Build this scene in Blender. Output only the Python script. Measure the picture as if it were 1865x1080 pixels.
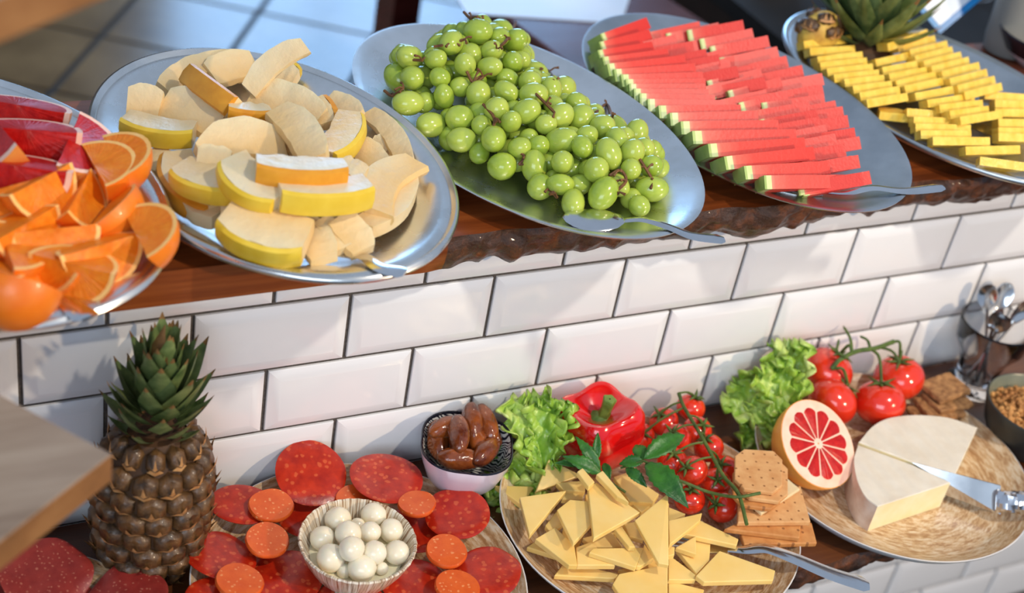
import bpy, bmesh, math, random
from math import sin, cos, pi, radians, sqrt, atan2
from mathutils import Vector, Matrix, noise

for o in list(bpy.data.objects): bpy.data.objects.remove(o, do_unlink=True)
SC = bpy.context.scene
COL = SC.collection
random.seed(7)

# ------------------------------------------------------------------ camera
CAM = Vector((-0.15508, -1.05132, 0.81259))
F_PX = 2655.5
_r = Vector((2.1684711, -0.3859012, 0.4212795))
RM = Matrix.Rotation(_r.length, 3, _r.normalized())          # world -> camera (x right, y down, z forward)
RIGHT, DOWN, FWD = Vector(RM[0]), Vector(RM[1]), Vector(RM[2])
cd = bpy.data.cameras.new('camera'); cam = bpy.data.objects.new('camera', cd); COL.objects.link(cam)
cm = Matrix((RIGHT, -DOWN, -FWD)).transposed().to_4x4(); cm.translation = CAM
cam.matrix_world = cm
cd.sensor_width = 36; cd.lens = F_PX / 1865 * 36; cd.clip_start = .02
cd.dof.use_dof = True; cd.dof.focus_distance = 1.43; cd.dof.aperture_fstop = 3.4
SC.camera = cam

def at(px, py, z):
    v = RM.transposed() @ Vector(((px - 932.5) / F_PX, (py - 540) / F_PX, 1))
    return CAM + v * ((z - CAM.z) / v.z)
def aty(px, py, y):
    v = RM.transposed() @ Vector(((px - 932.5) / F_PX, (py - 540) / F_PX, 1))
    return CAM + v * ((y - CAM.y) / v.y)
def pix(p):
    c = RM @ (Vector(p) - CAM)
    return (F_PX * c.x / c.z + 932.5, F_PX * c.y / c.z + 540)

# ------------------------------------------------------------------ light
def lin(c):
    return tuple((x / 12.92 if x <= .04045 else ((x + .055) / 1.055) ** 2.4) for x in (v / 255 for v in c[:3]))
w = bpy.data.worlds.new('world'); SC.world = w; w.use_nodes = True
w.node_tree.nodes['Background'].inputs[0].default_value = (.60, .75, 1.0, 1)
w.node_tree.nodes['Background'].inputs[1].default_value = .54
def lamp(name, kind, loc, target, energy, col, **kw):
    l = bpy.data.lights.new(name, kind); l.energy = energy; l.color = col
    for k, v in kw.items(): setattr(l, k, v)
    o = bpy.data.objects.new(name, l); COL.objects.link(o); o.location = loc
    d = Vector(target) - Vector(loc); o.rotation_euler = d.to_track_quat('-Z', 'Y').to_euler()
    return o
lamp('low_warm_lamp', 'SPOT', (1.75, -2.0, .95), (.6, -.1, -.1), 108, (1, .75, .48), spot_size=radians(75), spot_blend=.5, shadow_soft_size=.05)
lamp('ceiling_spot', 'SPOT', (1.25, -1.35, 2.2), (.55, .05, 0), 124, (1, .90, .76), spot_size=radians(80), spot_blend=.6, shadow_soft_size=.06)
lamp('window_daylight', 'AREA', (-2.0, -3.6, 1.9), (.5, 0, 0), 72, (.74, .87, 1), shape='RECTANGLE', size=2.6, size_y=1.7)
SC.view_settings.view_transform = 'Standard'; SC.view_settings.look = 'None'
SC.view_settings.exposure = 0.08; SC.view_settings.gamma = 1; SC.view_settings.use_curve_mapping = False

# ------------------------------------------------------------------ materials
class NT:
    def __init__(s, name):
        s.m = bpy.data.materials.new(name); s.m.use_nodes = True; s.t = s.m.node_tree
        s.b = s.t.nodes['Principled BSDF']; s._tc = None
    def n(s, k, **kw):
        x = s.t.nodes.new(k)
        for a, b in kw.items(): setattr(x, a, b)
        return x
    def l(s, a, b): s.t.links.new(a, b)
    def obj(s):
        if not s._tc: s._tc = s.n('ShaderNodeTexCoord')
        return s._tc.outputs['Object']
    def math(s, op, a, b=None):
        x = s.n('ShaderNodeMath', operation=op)
        for i, v in enumerate((a, b)):
            if v is None: continue
            if isinstance(v, (int, float)): x.inputs[i].default_value = v
            else: s.l(v, x.inputs[i])
        return x.outputs[0]
    def xyz(s):
        x = s.n('ShaderNodeSeparateXYZ'); s.l(s.obj(), x.inputs[0]); return x.outputs
    def vec(s, a, b, c):
        x = s.n('ShaderNodeCombineXYZ')
        for i, v in enumerate((a, b, c)):
            if isinstance(v, (int, float)): x.inputs[i].default_value = v
            else: s.l(v, x.inputs[i])
        return x.outputs[0]
    def noise(s, scale, vec=None, detail=3, rough=.55, rnd=True):
        x = s.n('ShaderNodeTexNoise', noise_dimensions='4D'); x.inputs['Scale'].default_value = scale
        x.inputs['Detail'].default_value = detail; x.inputs['Roughness'].default_value = rough
        s.l(vec or s.obj(), x.inputs['Vector'])
        if rnd:
            oi = s.n('ShaderNodeObjectInfo'); s.l(s.math('MULTIPLY', oi.outputs['Random'], 40), x.inputs['W'])
        return x.outputs['Fac']
    def ramp(s, fac, stops):
        x = s.n('ShaderNodeValToRGB'); e = x.color_ramp.elements
        while len(e) < len(stops): e.new(.5)
        for k, (p, c) in zip(e, stops): k.position = p; k.color = (*lin(c), 1)
        s.l(fac, x.inputs[0]); return x.outputs[0]
    def mix(s, fac, a, b):
        x = s.n('ShaderNodeMix', data_type='RGBA')
        if isinstance(fac, (int, float)): x.inputs[0].default_value = fac
        else: s.l(fac, x.inputs[0])
        for i, v in ((6, a), (7, b)):
            if isinstance(v, tuple): x.inputs[i].default_value = (*lin(v), 1)
            else: s.l(v, x.inputs[i])
        return x.outputs[2]
    def bump(s, h, strength=.3, dist=.002):
        x = s.n('ShaderNodeBump'); x.inputs['Strength'].default_value = strength; x.inputs['Distance'].default_value = dist
        s.l(h, x.inputs['Height']); s.l(x.outputs[0], s.b.inputs['Normal'])
    def col(s, c):
        if isinstance(c, tuple): s.b.inputs['Base Color'].default_value = (*lin(c), 1)
        else: s.l(c, s.b.inputs['Base Color'])
    def set(s, rough=.5, metal=0, sss=0, coat=0, trans=0, ior=None, rad=(.01, .005, .003)):
        i = s.b.inputs; i['Roughness'].default_value = rough; i['Metallic'].default_value = metal
        if sss:
            i['Subsurface Weight'].default_value = sss; i['Subsurface Radius'].default_value = rad; i['Subsurface Scale'].default_value = 1
        i['Coat Weight'].default_value = coat; i['Coat Roughness'].default_value = .08
        i['Transmission Weight'].default_value = trans
        if ior: i['IOR'].default_value = ior
        return s.m
def simple(name, c1, c2=None, scale=60, rough=.5, bump=0, bscale=None, **kw):
    t = NT(name)
    if c2: t.col(t.ramp(t.noise(scale), [(.32, c1), (.68, c2)]))
    else: t.col(c1)
    if bump: t.bump(t.noise(bscale or scale * 2), bump)
    return t.set(rough, **kw)
def polar(t):
    x, y, z = t.xyz()
    return t.math('SQRT', t.math('ADD', t.math('MULTIPLY', x, x), t.math('MULTIPLY', y, y))), t.math('ARCTAN2', y, x), z

M = {}
M['tile'] = simple('glazed_white_tile', (233, 233, 234), (239, 239, 240), 6, .13, coat=.3)
M['grout'] = simple('dark_grout', (74, 66, 60), (98, 90, 82), 300, .9, .4)
def wood(name, a, b, c, ax=(2.2, 40, 60), rough=.38, coat=0, bump=.25):
    t = NT(name); x, y, z = t.xyz()
    v = t.vec(t.math('MULTIPLY', x, ax[0]), t.math('MULTIPLY', y, ax[1]), t.math('MULTIPLY', z, ax[2]))
    f = t.noise(1.0, v, 6, .65); t.col(t.ramp(f, [(.28, a), (.5, b), (.72, c)])); t.bump(f, bump); return t.set(rough, coat=coat)
M['shelf'] = wood('reddish_shelf_wood', (62, 27, 10), (124, 60, 24), (160, 88, 40), rough=.3, coat=.2)
M['shelf_dark'] = wood('dark_shelf_wood', (46, 24, 12), (86, 45, 20), (112, 64, 30), rough=.35, coat=.15)
t = NT('bark'); f = t.noise(45, detail=8, rough=.7); t.col(t.ramp(f, [(.3, (28, 15, 10)), (.5, (74, 45, 30)), (.64, (122, 66, 30)), (.75, (60, 38, 28))])); t.bump(f, .9, .006); M['bark'] = t.set(.38, coat=.25)
M['rack'] = wood('grey_washed_wood', (118, 98, 80), (150, 132, 114), (172, 156, 138), (3, 30, 30), .45)
M['rack_edge'] = wood('raw_board_edge', (112, 74, 40), (140, 94, 52), (158, 112, 66), (3, 30, 30), .6)
def metal(name, a, b, r0, scale=14):
    t = NT(name); f = t.noise(scale, detail=5, rough=.6); t.col(t.ramp(f, [(.35, a), (.65, b)])); m = t.set(r0, 1)
    r = t.n('ShaderNodeMapRange'); r.inputs['To Min'].default_value = r0 - .08; r.inputs['To Max'].default_value = r0 + .1
    t.l(f, r.inputs['Value']); t.l(r.outputs[0], t.b.inputs['Roughness']); t.bump(t.noise(9, detail=1), .12, .004); return m
M['platter'] = metal('bright_tin', (212, 212, 208), (236, 236, 234), .27)
M['platter_dark'] = metal('grey_pewter', (176, 180, 182), (206, 208, 208), .3)
M['steel'] = metal('cutlery_steel', (205, 205, 205), (225, 225, 225), .14)
M['foil'] = metal('crumpled_foil', (215, 215, 218), (235, 235, 238), .2)
def plate_mat(name, a, b):
    t = NT(name); r, th, z = polar(t)
    v = t.vec(t.math('MULTIPLY', r, 300), t.math('MULTIPLY', t.math('SINE', th), 8), t.math('MULTIPLY', t.math('COSINE', th), 8))
    f = t.noise(1.0, v, 5, .7); t.col(t.ramp(f, [(.40, a), (.50, b), (.60, (220, 200, 170))])); t.bump(f, .25, .001); return t.set(.34, coat=.15)
M['plate'] = plate_mat('brushed_beige_stoneware', (166, 124, 82), (202, 168, 126))
M['plate_edge'] = simple('pale_glaze', (196, 196, 200), (214, 208, 200), 30, .3)
def ribs(name, a, b, c, k=34):
    t = NT(name); r, th, z = polar(t)
    v = t.vec(t.math('MULTIPLY', t.math('SINE', th), k), t.math('MULTIPLY', t.math('COSINE', th), k), t.math('MULTIPLY', z, 25))
    t.col(t.ramp(t.noise(1, v, 4, .6), [(.38, a), (.5, b), (.6, c)])); return t.set(.3, coat=.3)
M['ribbed'] = ribs('striped_glaze', (136, 98, 66), (214, 196, 168), (236, 228, 214))
M['lilac'] = simple('white_lilac_glaze', (216, 208, 224), (228, 222, 232), 20, .2, coat=.3)
t = NT('blue_pattern'); r, th, z = polar(t)
f = t.n('ShaderNodeTexWave', wave_type='BANDS', bands_direction='DIAGONAL'); f.inputs['Scale'].default_value = 95; f.inputs['Distortion'].default_value = 9; f.inputs['Detail'].default_value = 0
t.l(t.obj(), f.inputs['Vector']); t.col(t.ramp(f.outputs['Fac'], [(.42, (28, 34, 52)), (.55, (232, 230, 222))])); M['pattern'] = t.set(.2, coat=.4)
M['navy'] = simple('navy_glaze_rim', (18, 22, 36), None, rough=.2)
M['dark_bowl'] = simple('dark_stoneware', (34, 38, 38), (48, 52, 50), 40, .45, .1)
M['bowl_in'] = simple('sage_glaze', (104, 108, 92), (126, 128, 110), 20, .3)
M['date'] = simple('date_skin', (84, 32, 10), (150, 76, 28), 60, .2, 1.0, 80, coat=.5)
M['orange_peel'] = simple('orange_peel', (240, 116, 20), (250, 138, 36), 40, .36, .18, 420, coat=.15, sss=.05)
M['gf_peel'] = simple('grapefruit_peel', (238, 140, 66), (246, 172, 84), 18, .36, .15, 380, coat=.15, sss=.05)
M['pith_o'] = simple('orange_pith', (255, 190, 96), (255, 206, 130), 60, .5)
M['pith_g'] = simple('grapefruit_pith', (250, 196, 168), (252, 214, 190), 60, .5)
def citrus(name, a, b, k=11):
    t = NT(name); x, y, z = t.xyz(); f = t.noise(160, detail=3); t.col(t.ramp(f, [(.3, a), (.7, b)])); 
    a = t.math('ARCTAN2', x, t.math('SQRT', t.math('ADD', t.math('MULTIPLY', y, y), t.math('MULTIPLY', z, z)))); fb = t.noise(1, t.vec(t.math('MULTIPLY', a, 16), 0.0, t.math('MULTIPLY', z, 30)), 2)
    t.bump(t.math('ADD', fb, t.math('MULTIPLY', t.noise(330), .5)), .55, .002); t.b.inputs['Specular IOR Level'].default_value = .35; return t.set(.3, sss=.04)
M['orange_flesh'] = citrus('orange_flesh', (240, 118, 14), (250, 146, 34))
M['gf_flesh'] = citrus('grapefruit_flesh', (172, 10, 12), (208, 34, 26))
def melonm(name, a, b, c):
    t = NT(name); x, y, z = t.xyz(); f = t.math('ADD', t.math('MULTIPLY', y, 16), t.math('MULTIPLY', t.noise(40), .55))
    t.col(t.ramp(f, [(.0, a), (.3, b), (.62, c)])); t.bump(t.noise(85, detail=5), .6, .003); return t.set(.36, sss=.15, rad=(.012, .008, .004))
M['melon'] = melonm('melon_flesh', (230, 192, 130), (236, 206, 154), (236, 218, 176))
M['melon_white'] = melonm('pale_melon_flesh', (230, 200, 150), (232, 212, 170), (234, 222, 190))
M['rind_y'] = simple('yellow_melon_rind', (226, 186, 42), (240, 206, 70), 40, .4, .15, 90)
M['rind_o'] = simple('orange_melon_rind', (214, 138, 28), (236, 166, 44), 40, .4, .4, 60)
t = NT('grape_skin'); oi = t.n('ShaderNodeObjectInfo'); x, y, z = t.xyz()
c1 = t.ramp(t.noise(70), [(.3, (138, 166, 46)), (.7, (176, 194, 74))])
t.col(t.mix(t.math('MULTIPLY', oi.outputs['Random'], .55), c1, (196, 206, 96))); M['grape'] = t.set(.2, sss=.25, coat=.25, rad=(.008, .01, .003))
M['twig'] = simple('brown_twig', (84, 50, 24), (126, 84, 44), 120, .7, .3)
t = NT('watermelon_flesh'); x, y, z = t.xyz(); d = t.math('SQRT', t.math('ADD', t.math('MULTIPLY', x, x), t.math('MULTIPLY', y, y)))
base = t.ramp(t.math('MULTIPLY', d, 10), [(0, (222, 52, 40)), (.70, (226, 62, 48)), (.88, (232, 104, 84)), (.985, (238, 196, 160))])
nz = t.noise(50); vo = t.n('ShaderNodeTexVoronoi'); vo.inputs['Scale'].default_value = 58; t.l(t.obj(), vo.inputs['Vector'])
seed = t.math('LESS_THAN', vo.outputs['Distance'], .13)
t.col(t.mix(t.math('MULTIPLY', seed, t.math('GREATER_THAN', nz, .52)), t.mix(t.math('MULTIPLY', nz, .35), base, (205, 40, 34)), (58, 20, 14)))
t.bump(t.noise(260), .3, .001); M['wm'] = t.set(.42, sss=.1)
M['wm_rind'] = simple('watermelon_rind', (200, 214, 136), (222, 226, 168), 60, .4)
M['wm_skin'] = simple('watermelon_skin', (140, 168, 80), (176, 196, 112), 40, .4)
M['pa'] = simple('pineapple_flesh', (234, 186, 60), (246, 214, 100), 60, .3, .4, 160, sss=.1)
M['pa_rind'] = simple('pineapple_cut_edge', (226, 190, 84), (178, 132, 56), 70, .5, .3)
M['pa_scale'] = simple('pineapple_scale', (52, 35, 19), (112, 78, 42), 120, .42, .5, coat=.15)
M['pa_bract'] = simple('pineapple_bract', (170, 116, 64), (206, 156, 100), 120, .6)
M['pa_core'] = simple('pineapple_body', (58, 36, 18), (84, 54, 26), 60, .7)
t = NT('pineapple_leaf'); x, y, z = t.xyz(); t.col(t.mix(t.math('MULTIPLY', t.math('GREATER_THAN', y, .058), 0), t.ramp(t.noise(60), [(.3, (58, 80, 38)), (.7, (134, 150, 92))]), (120, 90, 50))); M['leaf'] = t.set(.42)
M['leaf_dry'] = simple('dry_leaf_tip', (112, 76, 38), (150, 112, 62), 60, .7)
def spotted(name, a, b, spot, scale, th, rough=.3, coat=.12):
    t = NT(name); vo = t.n('ShaderNodeTexVoronoi'); vo.inputs['Scale'].default_value = scale; vo.inputs['Randomness'].default_value = 1
    oi = t.n('ShaderNodeObjectInfo'); nz = t.noise(90); ad = t.n('ShaderNodeVectorMath', operation='ADD'); t.l(t.obj(), ad.inputs[0])
    rv = t.vec(oi.outputs['Random'], t.math('MULTIPLY', nz, .012), oi.outputs['Random']); t.l(rv, ad.inputs[1]); t.l(ad.outputs[0], vo.inputs['Vector'])
    k = t.n('ShaderNodeMapRange'); k.inputs['From Min'].default_value = th + .1; k.inputs['From Max'].default_value = th; t.l(vo.outputs['Distance'], k.inputs['Value'])
    t.col(t.mix(t.math('MULTIPLY', k.outputs[0], .62), t.ramp(nz, [(.3, a), (.7, b)]), spot)); t.bump(nz, .4, .001); return t.set(rough, coat=coat)
M['chorizo'] = spotted('chorizo_slice', (156, 22, 9), (196, 48, 16), (214, 98, 54), 130, .24)
M['sausage'] = spotted('orange_sausage', (214, 84, 26), (226, 100, 36), (240, 168, 110), 190, .16)
M['ham'] = spotted('cured_ham', (126, 34, 32), (146, 48, 42), (190, 120, 100), 240, .16, .4, .1)
M['mozz'] = simple('mozzarella', (238, 226, 198), (246, 238, 216), 40, .25, .08, sss=.25, coat=.3)
M['whey'] = simple('whey', (240, 232, 200), None, rough=.12, sss=.1)
M['cheese'] = simple('yellow_cheese', (240, 198, 110), (246, 212, 136), 20, .34, .06, 200, sss=.2, coat=.1, rad=(.012, .009, .004))
M['pepper'] = simple('red_pepper_skin', (208, 6, 12), (226, 20, 18), 14, .16, coat=.7)
M['stem_g'] = simple('green_stem', (70, 104, 30), (120, 146, 62), 80, .5, .4)
M['tomato'] = simple('tomato_skin', (216, 40, 20), (232, 62, 30), 22, .17, coat=.6, sss=.06)
M['vine'] = simple('tomato_vine', (52, 78, 26), (96, 116, 48), 90, .6, .2)
t = NT('lettuce_leaf'); x, y, z = t.xyz(); f = t.noise(34, detail=4)
t.col(t.ramp(f, [(.3, (100, 146, 36)), (.5, (158, 194, 72)), (.7, (212, 226, 138))])); t.bump(t.noise(90), .6, .003); M['lettuce'] = t.set(.34, sss=.1, coat=.15)
M['mint'] = simple('mint_leaf', (24, 78, 18), (58, 120, 34), 60, .4, .5, 150)
def holes(name, a, b, pitch, rough=.6):
    t = NT(name); x, y, z = t.xyz()
    def fr(v): return t.math('SUBTRACT', t.math('FRACT', t.math('ADD', t.math('DIVIDE', v, pitch), .5)), .5)
    fx, fy = fr(x), fr(y); d = t.math('SQRT', t.math('ADD', t.math('MULTIPLY', fx, fx), t.math('MULTIPLY', fy, fy)))
    h = t.math('GREATER_THAN', d, .10); nz = t.noise(70)
    t.col(t.mix(h, (150, 96, 50), t.ramp(nz, [(.3, a), (.7, b)]))); t.bump(t.math('ADD', h, t.math('MULTIPLY', nz, .3)), .5, .001); return t.set(rough)
M['cracker'] = holes('baked_cracker', (206, 146, 88), (226, 176, 118), .0125)
M['cracker_d'] = holes('browned_cracker', (186, 116, 56), (214, 152, 88), .016)
M['rye'] = simple('rye_crisp', (124, 82, 46), (186, 138, 88), 130, .8, .9, 160)
M['gf_big'] = simple('pink_grapefruit_peel', (236, 152, 54), (244, 178, 82), 14, .38, .15, 360, coat=.2)
t = NT('white_cheese_rind'); t.col(t.ramp(t.noise(30), [(.32, (220, 208, 188)), (.68, (232, 224, 208))])); wv = t.n('ShaderNodeTexWave', wave_type='BANDS', bands_direction='X'); wv.inputs['Scale'].default_value = 16; wv.inputs['Distortion'].default_value = .8; t.l(t.obj(), wv.inputs['Vector']); t.bump(t.math('ADD', t.math('MULTIPLY', wv.outputs['Fac'], 1.2), t.noise(90)), .5, .0018); M['brie_rind'] = t.set(.6)
M['brie_side'] = simple('blush_cheese_rind', (204, 172, 148), (236, 220, 204), 45, .6, .5, 60)
M['brie_cut'] = simple('soft_cheese_paste', (240, 222, 168), (246, 234, 196), 40, .35, .1, sss=.2)
M['granola'] = simple('granola', (156, 98, 48), (214, 158, 92), 60, .7, .4)
t = NT('clear_glass'); t.col((245, 248, 250)); M['glass'] = t.set(.03, trans=1, ior=1.45)
t = NT('floor_tile'); f = t.noise(5, detail=5); t.col(t.ramp(f, [(.3, (112, 88, 58)), (.7, (150, 122, 84))])); M['floor'] = t.set(.22)
M['floor_grout'] = simple('floor_grout', (40, 40, 38), (54, 52, 48), 20, .8)
M['table'] = wood('mahogany_table', (58, 22, 20), (88, 36, 30), (106, 48, 40), (3, 20, 20), .25, .3)
M['paper'] = simple('white_paper', (232, 238, 246), None, rough=.3)
M['black'] = simple('black_cloth', (14, 13, 13), (26, 22, 20), 20, .8)
M['darkbrown'] = simple('dark_brown', (40, 26, 20), (60, 40, 30), 10, .6)
M['beige'] = simple('beige_ceramic', (150, 134, 104), (166, 150, 118), 10, .5)
M['grey'] = simple('grey_ceramic', (128, 128, 124), (140, 140, 136), 10, .5)
M['blue'] = simple('blue_card', (14, 120, 190), (40, 150, 215), 25, .3)
M['wallpaint'] = simple('warm_grey_paint', (112, 92, 70), None, rough=.9)
t = NT('window_pane'); t.col((255, 255, 255)); t.b.inputs['Emission Color'].default_value = (.30, .58, 1, 1); t.b.inputs['Emission Strength'].default_value = 9.0; M['pane'] = t.set(.2)

# ------------------------------------------------------------------ mesh helpers
def mesh(name, geo, mats, smooth=True, autosmooth=None):
    v, f = geo[0], geo[1]
    me = bpy.data.meshes.new(name); me.from_pydata([tuple(p) for p in v], [], f)
    if not isinstance(mats, (list, tuple)): mats = [mats]
    for m in mats: me.materials.append(M[m])
    if len(geo) > 2:
        for p, i in zip(me.polygons, geo[2]): p.material_index = i
    bm = bmesh.new(); bm.from_mesh(me); bmesh.ops.recalc_face_normals(bm, faces=bm.faces); bm.to_mesh(me); bm.free()
    if smooth:
        me.shade_smooth()
        if autosmooth: me.set_sharp_from_angle(angle=radians(autosmooth))
    return me
def link(name, me, parent=None, mw=None, loc=None):
    o = bpy.data.objects.new(name, me); COL.objects.link(o)
    if parent is not None: o.parent = parent
    if mw is not None: o.matrix_local = mw
    if loc is not None: o.location = loc
    return o
def obj(name, geo, mats, parent=None, mw=None, loc=None, smooth=True, auto=35):
    return link(name, mesh(name, geo, mats, smooth, auto), parent, mw, loc)
def tag(o, label=None, cat=None, group=None, kind=None):
    if label: o['label'] = label
    if cat: o['category'] = cat
    if group: o['group'] = group
    if kind: o['kind'] = kind
    return o
def thing(name, label, cat, group=None, mw=None, loc=(0, 0, 0)):
    o = bpy.data.objects.new(name, None); COL.objects.link(o); o.empty_display_size = .02
    if mw is not None: o.matrix_local = mw
    else: o.location = loc
    return tag(o, label, cat, group)
def frame(o, x, z):
    x = Vector(x).normalized(); z = Vector(z); z = (z - x * z.dot(x)).normalized(); y = z.cross(x)
    m = Matrix((x, y, z)).transposed().to_4x4(); m.translation = Vector(o); return m
def RZ(a, loc=(0, 0, 0)):
    m = Matrix.Rotation(a, 4, 'Z'); m.translation = Vector(loc); return m
def box(x0, x1, y0, y1, z0, z1):
    v = [(x, y, z) for z in (z0, z1) for y in (y0, y1) for x in (x0, x1)]
    return v, [(0, 2, 3, 1), (4, 5, 7, 6), (0, 1, 5, 4), (2, 6, 7, 3), (0, 4, 6, 2), (1, 3, 7, 5)]
def join(*gs):
    v, f, m = [], [], []
    for g in gs:
        o = len(v); v += [tuple(p) for p in g[0]]; f += [tuple(i + o for i in q) for q in g[1]]; m += list(g[2]) if len(g) > 2 else [0] * len(g[1])
    return v, f, m
def xf(g, mw): return ([mw @ Vector(p) for p in g[0]],) + tuple(g[1:])
def setm(g, i): return g[0], g[1], [i] * len(g[1])
def lathe(prof, n=48, sx=1, sy=1, fn=None, mi=None, closed=False):
    v, f, m = [], [], []
    for (r, z) in prof:
        for k in range(n):
            a = 2 * pi * k / n; s = fn(a, r, z) if fn else 1
            v.append((r * s * cos(a) * sx, r * s * sin(a) * sy, z))
    for i in range(len(prof) - 1):
        for k in range(n):
            f.append((i * n + k, i * n + (k + 1) % n, (i + 1) * n + (k + 1) % n, (i + 1) * n + k)); m.append(mi[i] if mi else 0)
    return v, f, m
def tube(pts, rad, n=8, cap=True):
    pts = [Vector(p) for p in pts]; v, f = [], []
    if not isinstance(rad, (list, tuple)): rad = [rad] * len(pts)
    up = Vector((0, 0, 1)); prev = None
    for i, p in enumerate(pts):
        d = (pts[min(i + 1, len(pts) - 1)] - pts[max(i - 1, 0)]).normalized()
        a = prev if prev is not None else (up if abs(d.z) < .9 else Vector((1, 0, 0)))
        a = (a - d * a.dot(d)).normalized(); prev = a; b = d.cross(a)
        for k in range(n):
            t_ = 2 * pi * k / n; v.append(p + (a * cos(t_) + b * sin(t_)) * rad[i])
    for i in range(len(pts) - 1):
        for k in range(n): f.append((i * n + k, i * n + (k + 1) % n, (i + 1) * n + (k + 1) % n, (i + 1) * n + k))
    if cap: f.append(tuple(range(n))[::-1]); f.append(tuple((len(pts) - 1) * n + k for k in range(n)))
    return v, f
def spline(pts, k=6):
    P = [Vector(p) for p in pts]; P = [P[0] * 2 - P[1]] + P + [P[-1] * 2 - P[-2]]; out = []
    for i in range(1, len(P) - 2):
        for j in range(k):
            t_ = j / k; a, b, c, d = P[i - 1:i + 3]
            out.append(.5 * ((2 * b) + (c - a) * t_ + (2 * a - 5 * b + 4 * c - d) * t_ ** 2 + (-a + 3 * b - 3 * c + d) * t_ ** 3))
    out.append(P[-2]); return out
def sphere(n=16, m=10, fn=None):
    v = [(0, 0, -1)]; f = []
    for i in range(1, m):
        p = -pi / 2 + pi * i / m
        for k in range(n): v.append((cos(p) * cos(2 * pi * k / n), cos(p) * sin(2 * pi * k / n), sin(p)))
    v.append((0, 0, 1)); L = len(v) - 1
    for k in range(n): f.append((0, 1 + (k + 1) % n, 1 + k)); f.append((L, L - n + k, L - n + (k + 1) % n))
    for i in range(m - 2):
        for k in range(n): a = 1 + i * n; f.append((a + k, a + (k + 1) % n, a + n + (k + 1) % n, a + n + k))
    if fn: v = [fn(Vector(p)) for p in v]
    return v, f
def prism(top, thick, down=None):
    """slab whose upper outline is the 3D polygon top"""
    top = [Vector(p) for p in top]; n = len(top)
    c = sum(top, Vector()) / n; nn = Vector()
    for i in range(n): nn += (top[i] - c).cross(top[(i + 1) % n] - c)
    nn.normalize()
    if nn.z < 0: nn = -nn
    d = (down or -nn) * thick
    v = top + [p + d for p in top]
    return v, [tuple(range(n)), tuple(range(2 * n - 1, n - 1, -1))] + [(i, (i + 1) % n, n + (i + 1) % n, n + i) for i in range(n)]
def bevel(o, w, seg=2):
    m = o.modifiers.new('bevel', 'BEVEL'); m.width = w; m.segments = seg; m.limit_method = 'ANGLE'; m.angle_limit = radians(40); return o
def n3(p, s): return noise.noise(Vector(p) * s)

# ------------------------------------------------------------------ setting
PX, PZ = .1535, .0785
ZU, ZL, ZF = .080, -.234, -.85            # upper shelf top, lower shelf top, room floor
wall = obj('wall_front', box(-1.1, 2.2, .0008, .05, ZF, .044), 'grout', smooth=False); tag(wall, kind='structure')
def tile_geo(w, h):
    a, b, i = w / 2, h / 2, .0115
    v = []
    for (dx, dz, y) in ((a, b, .001), (a, b, -.0016), (a - .0006, b - .0006, -.0022), (a - i, b - i, -.0056), (a - i - .0015, b - i - .0015, -.0058)):
        v += [(-dx, y, -dz), (dx, y, -dz), (dx, y, dz), (-dx, y, dz)]
    f = []
    for k in range(4):
        for j in range(4): f.append((k * 4 + j, k * 4 + (j + 1) % 4, k * 4 + 4 + (j + 1) % 4, k * 4 + 4 + j))
    f.append((16, 17, 18, 19)); return v, f
tm = mesh('tile', tile_geo(PX - .0042, PZ - .0042), 'tile', True, 20)
tmh = mesh('cut_tile', tile_geo(PX - .0042, .0385), 'tile', True, 20)
for row in range(0, 11):
    for k in range(-6, 14):
        x = (k + (.5 if row % 2 == 1 else 0)) * PX + (.0008 if row == 1 else -.0012 if row == 2 else 0)
        if not -1.0 < x < 2.1: continue
        if row == 0: link('tile', tmh, wall, loc=(x, 0, .0215))
        else: link('tile', tm, wall, Matrix.Rotation(random.uniform(-.0025, .0025), 4, 'X') @ Matrix.Rotation(random.uniform(-.002, .002), 4, 'Z'), loc=(x, 0, -(row - .5) * PZ))

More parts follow.
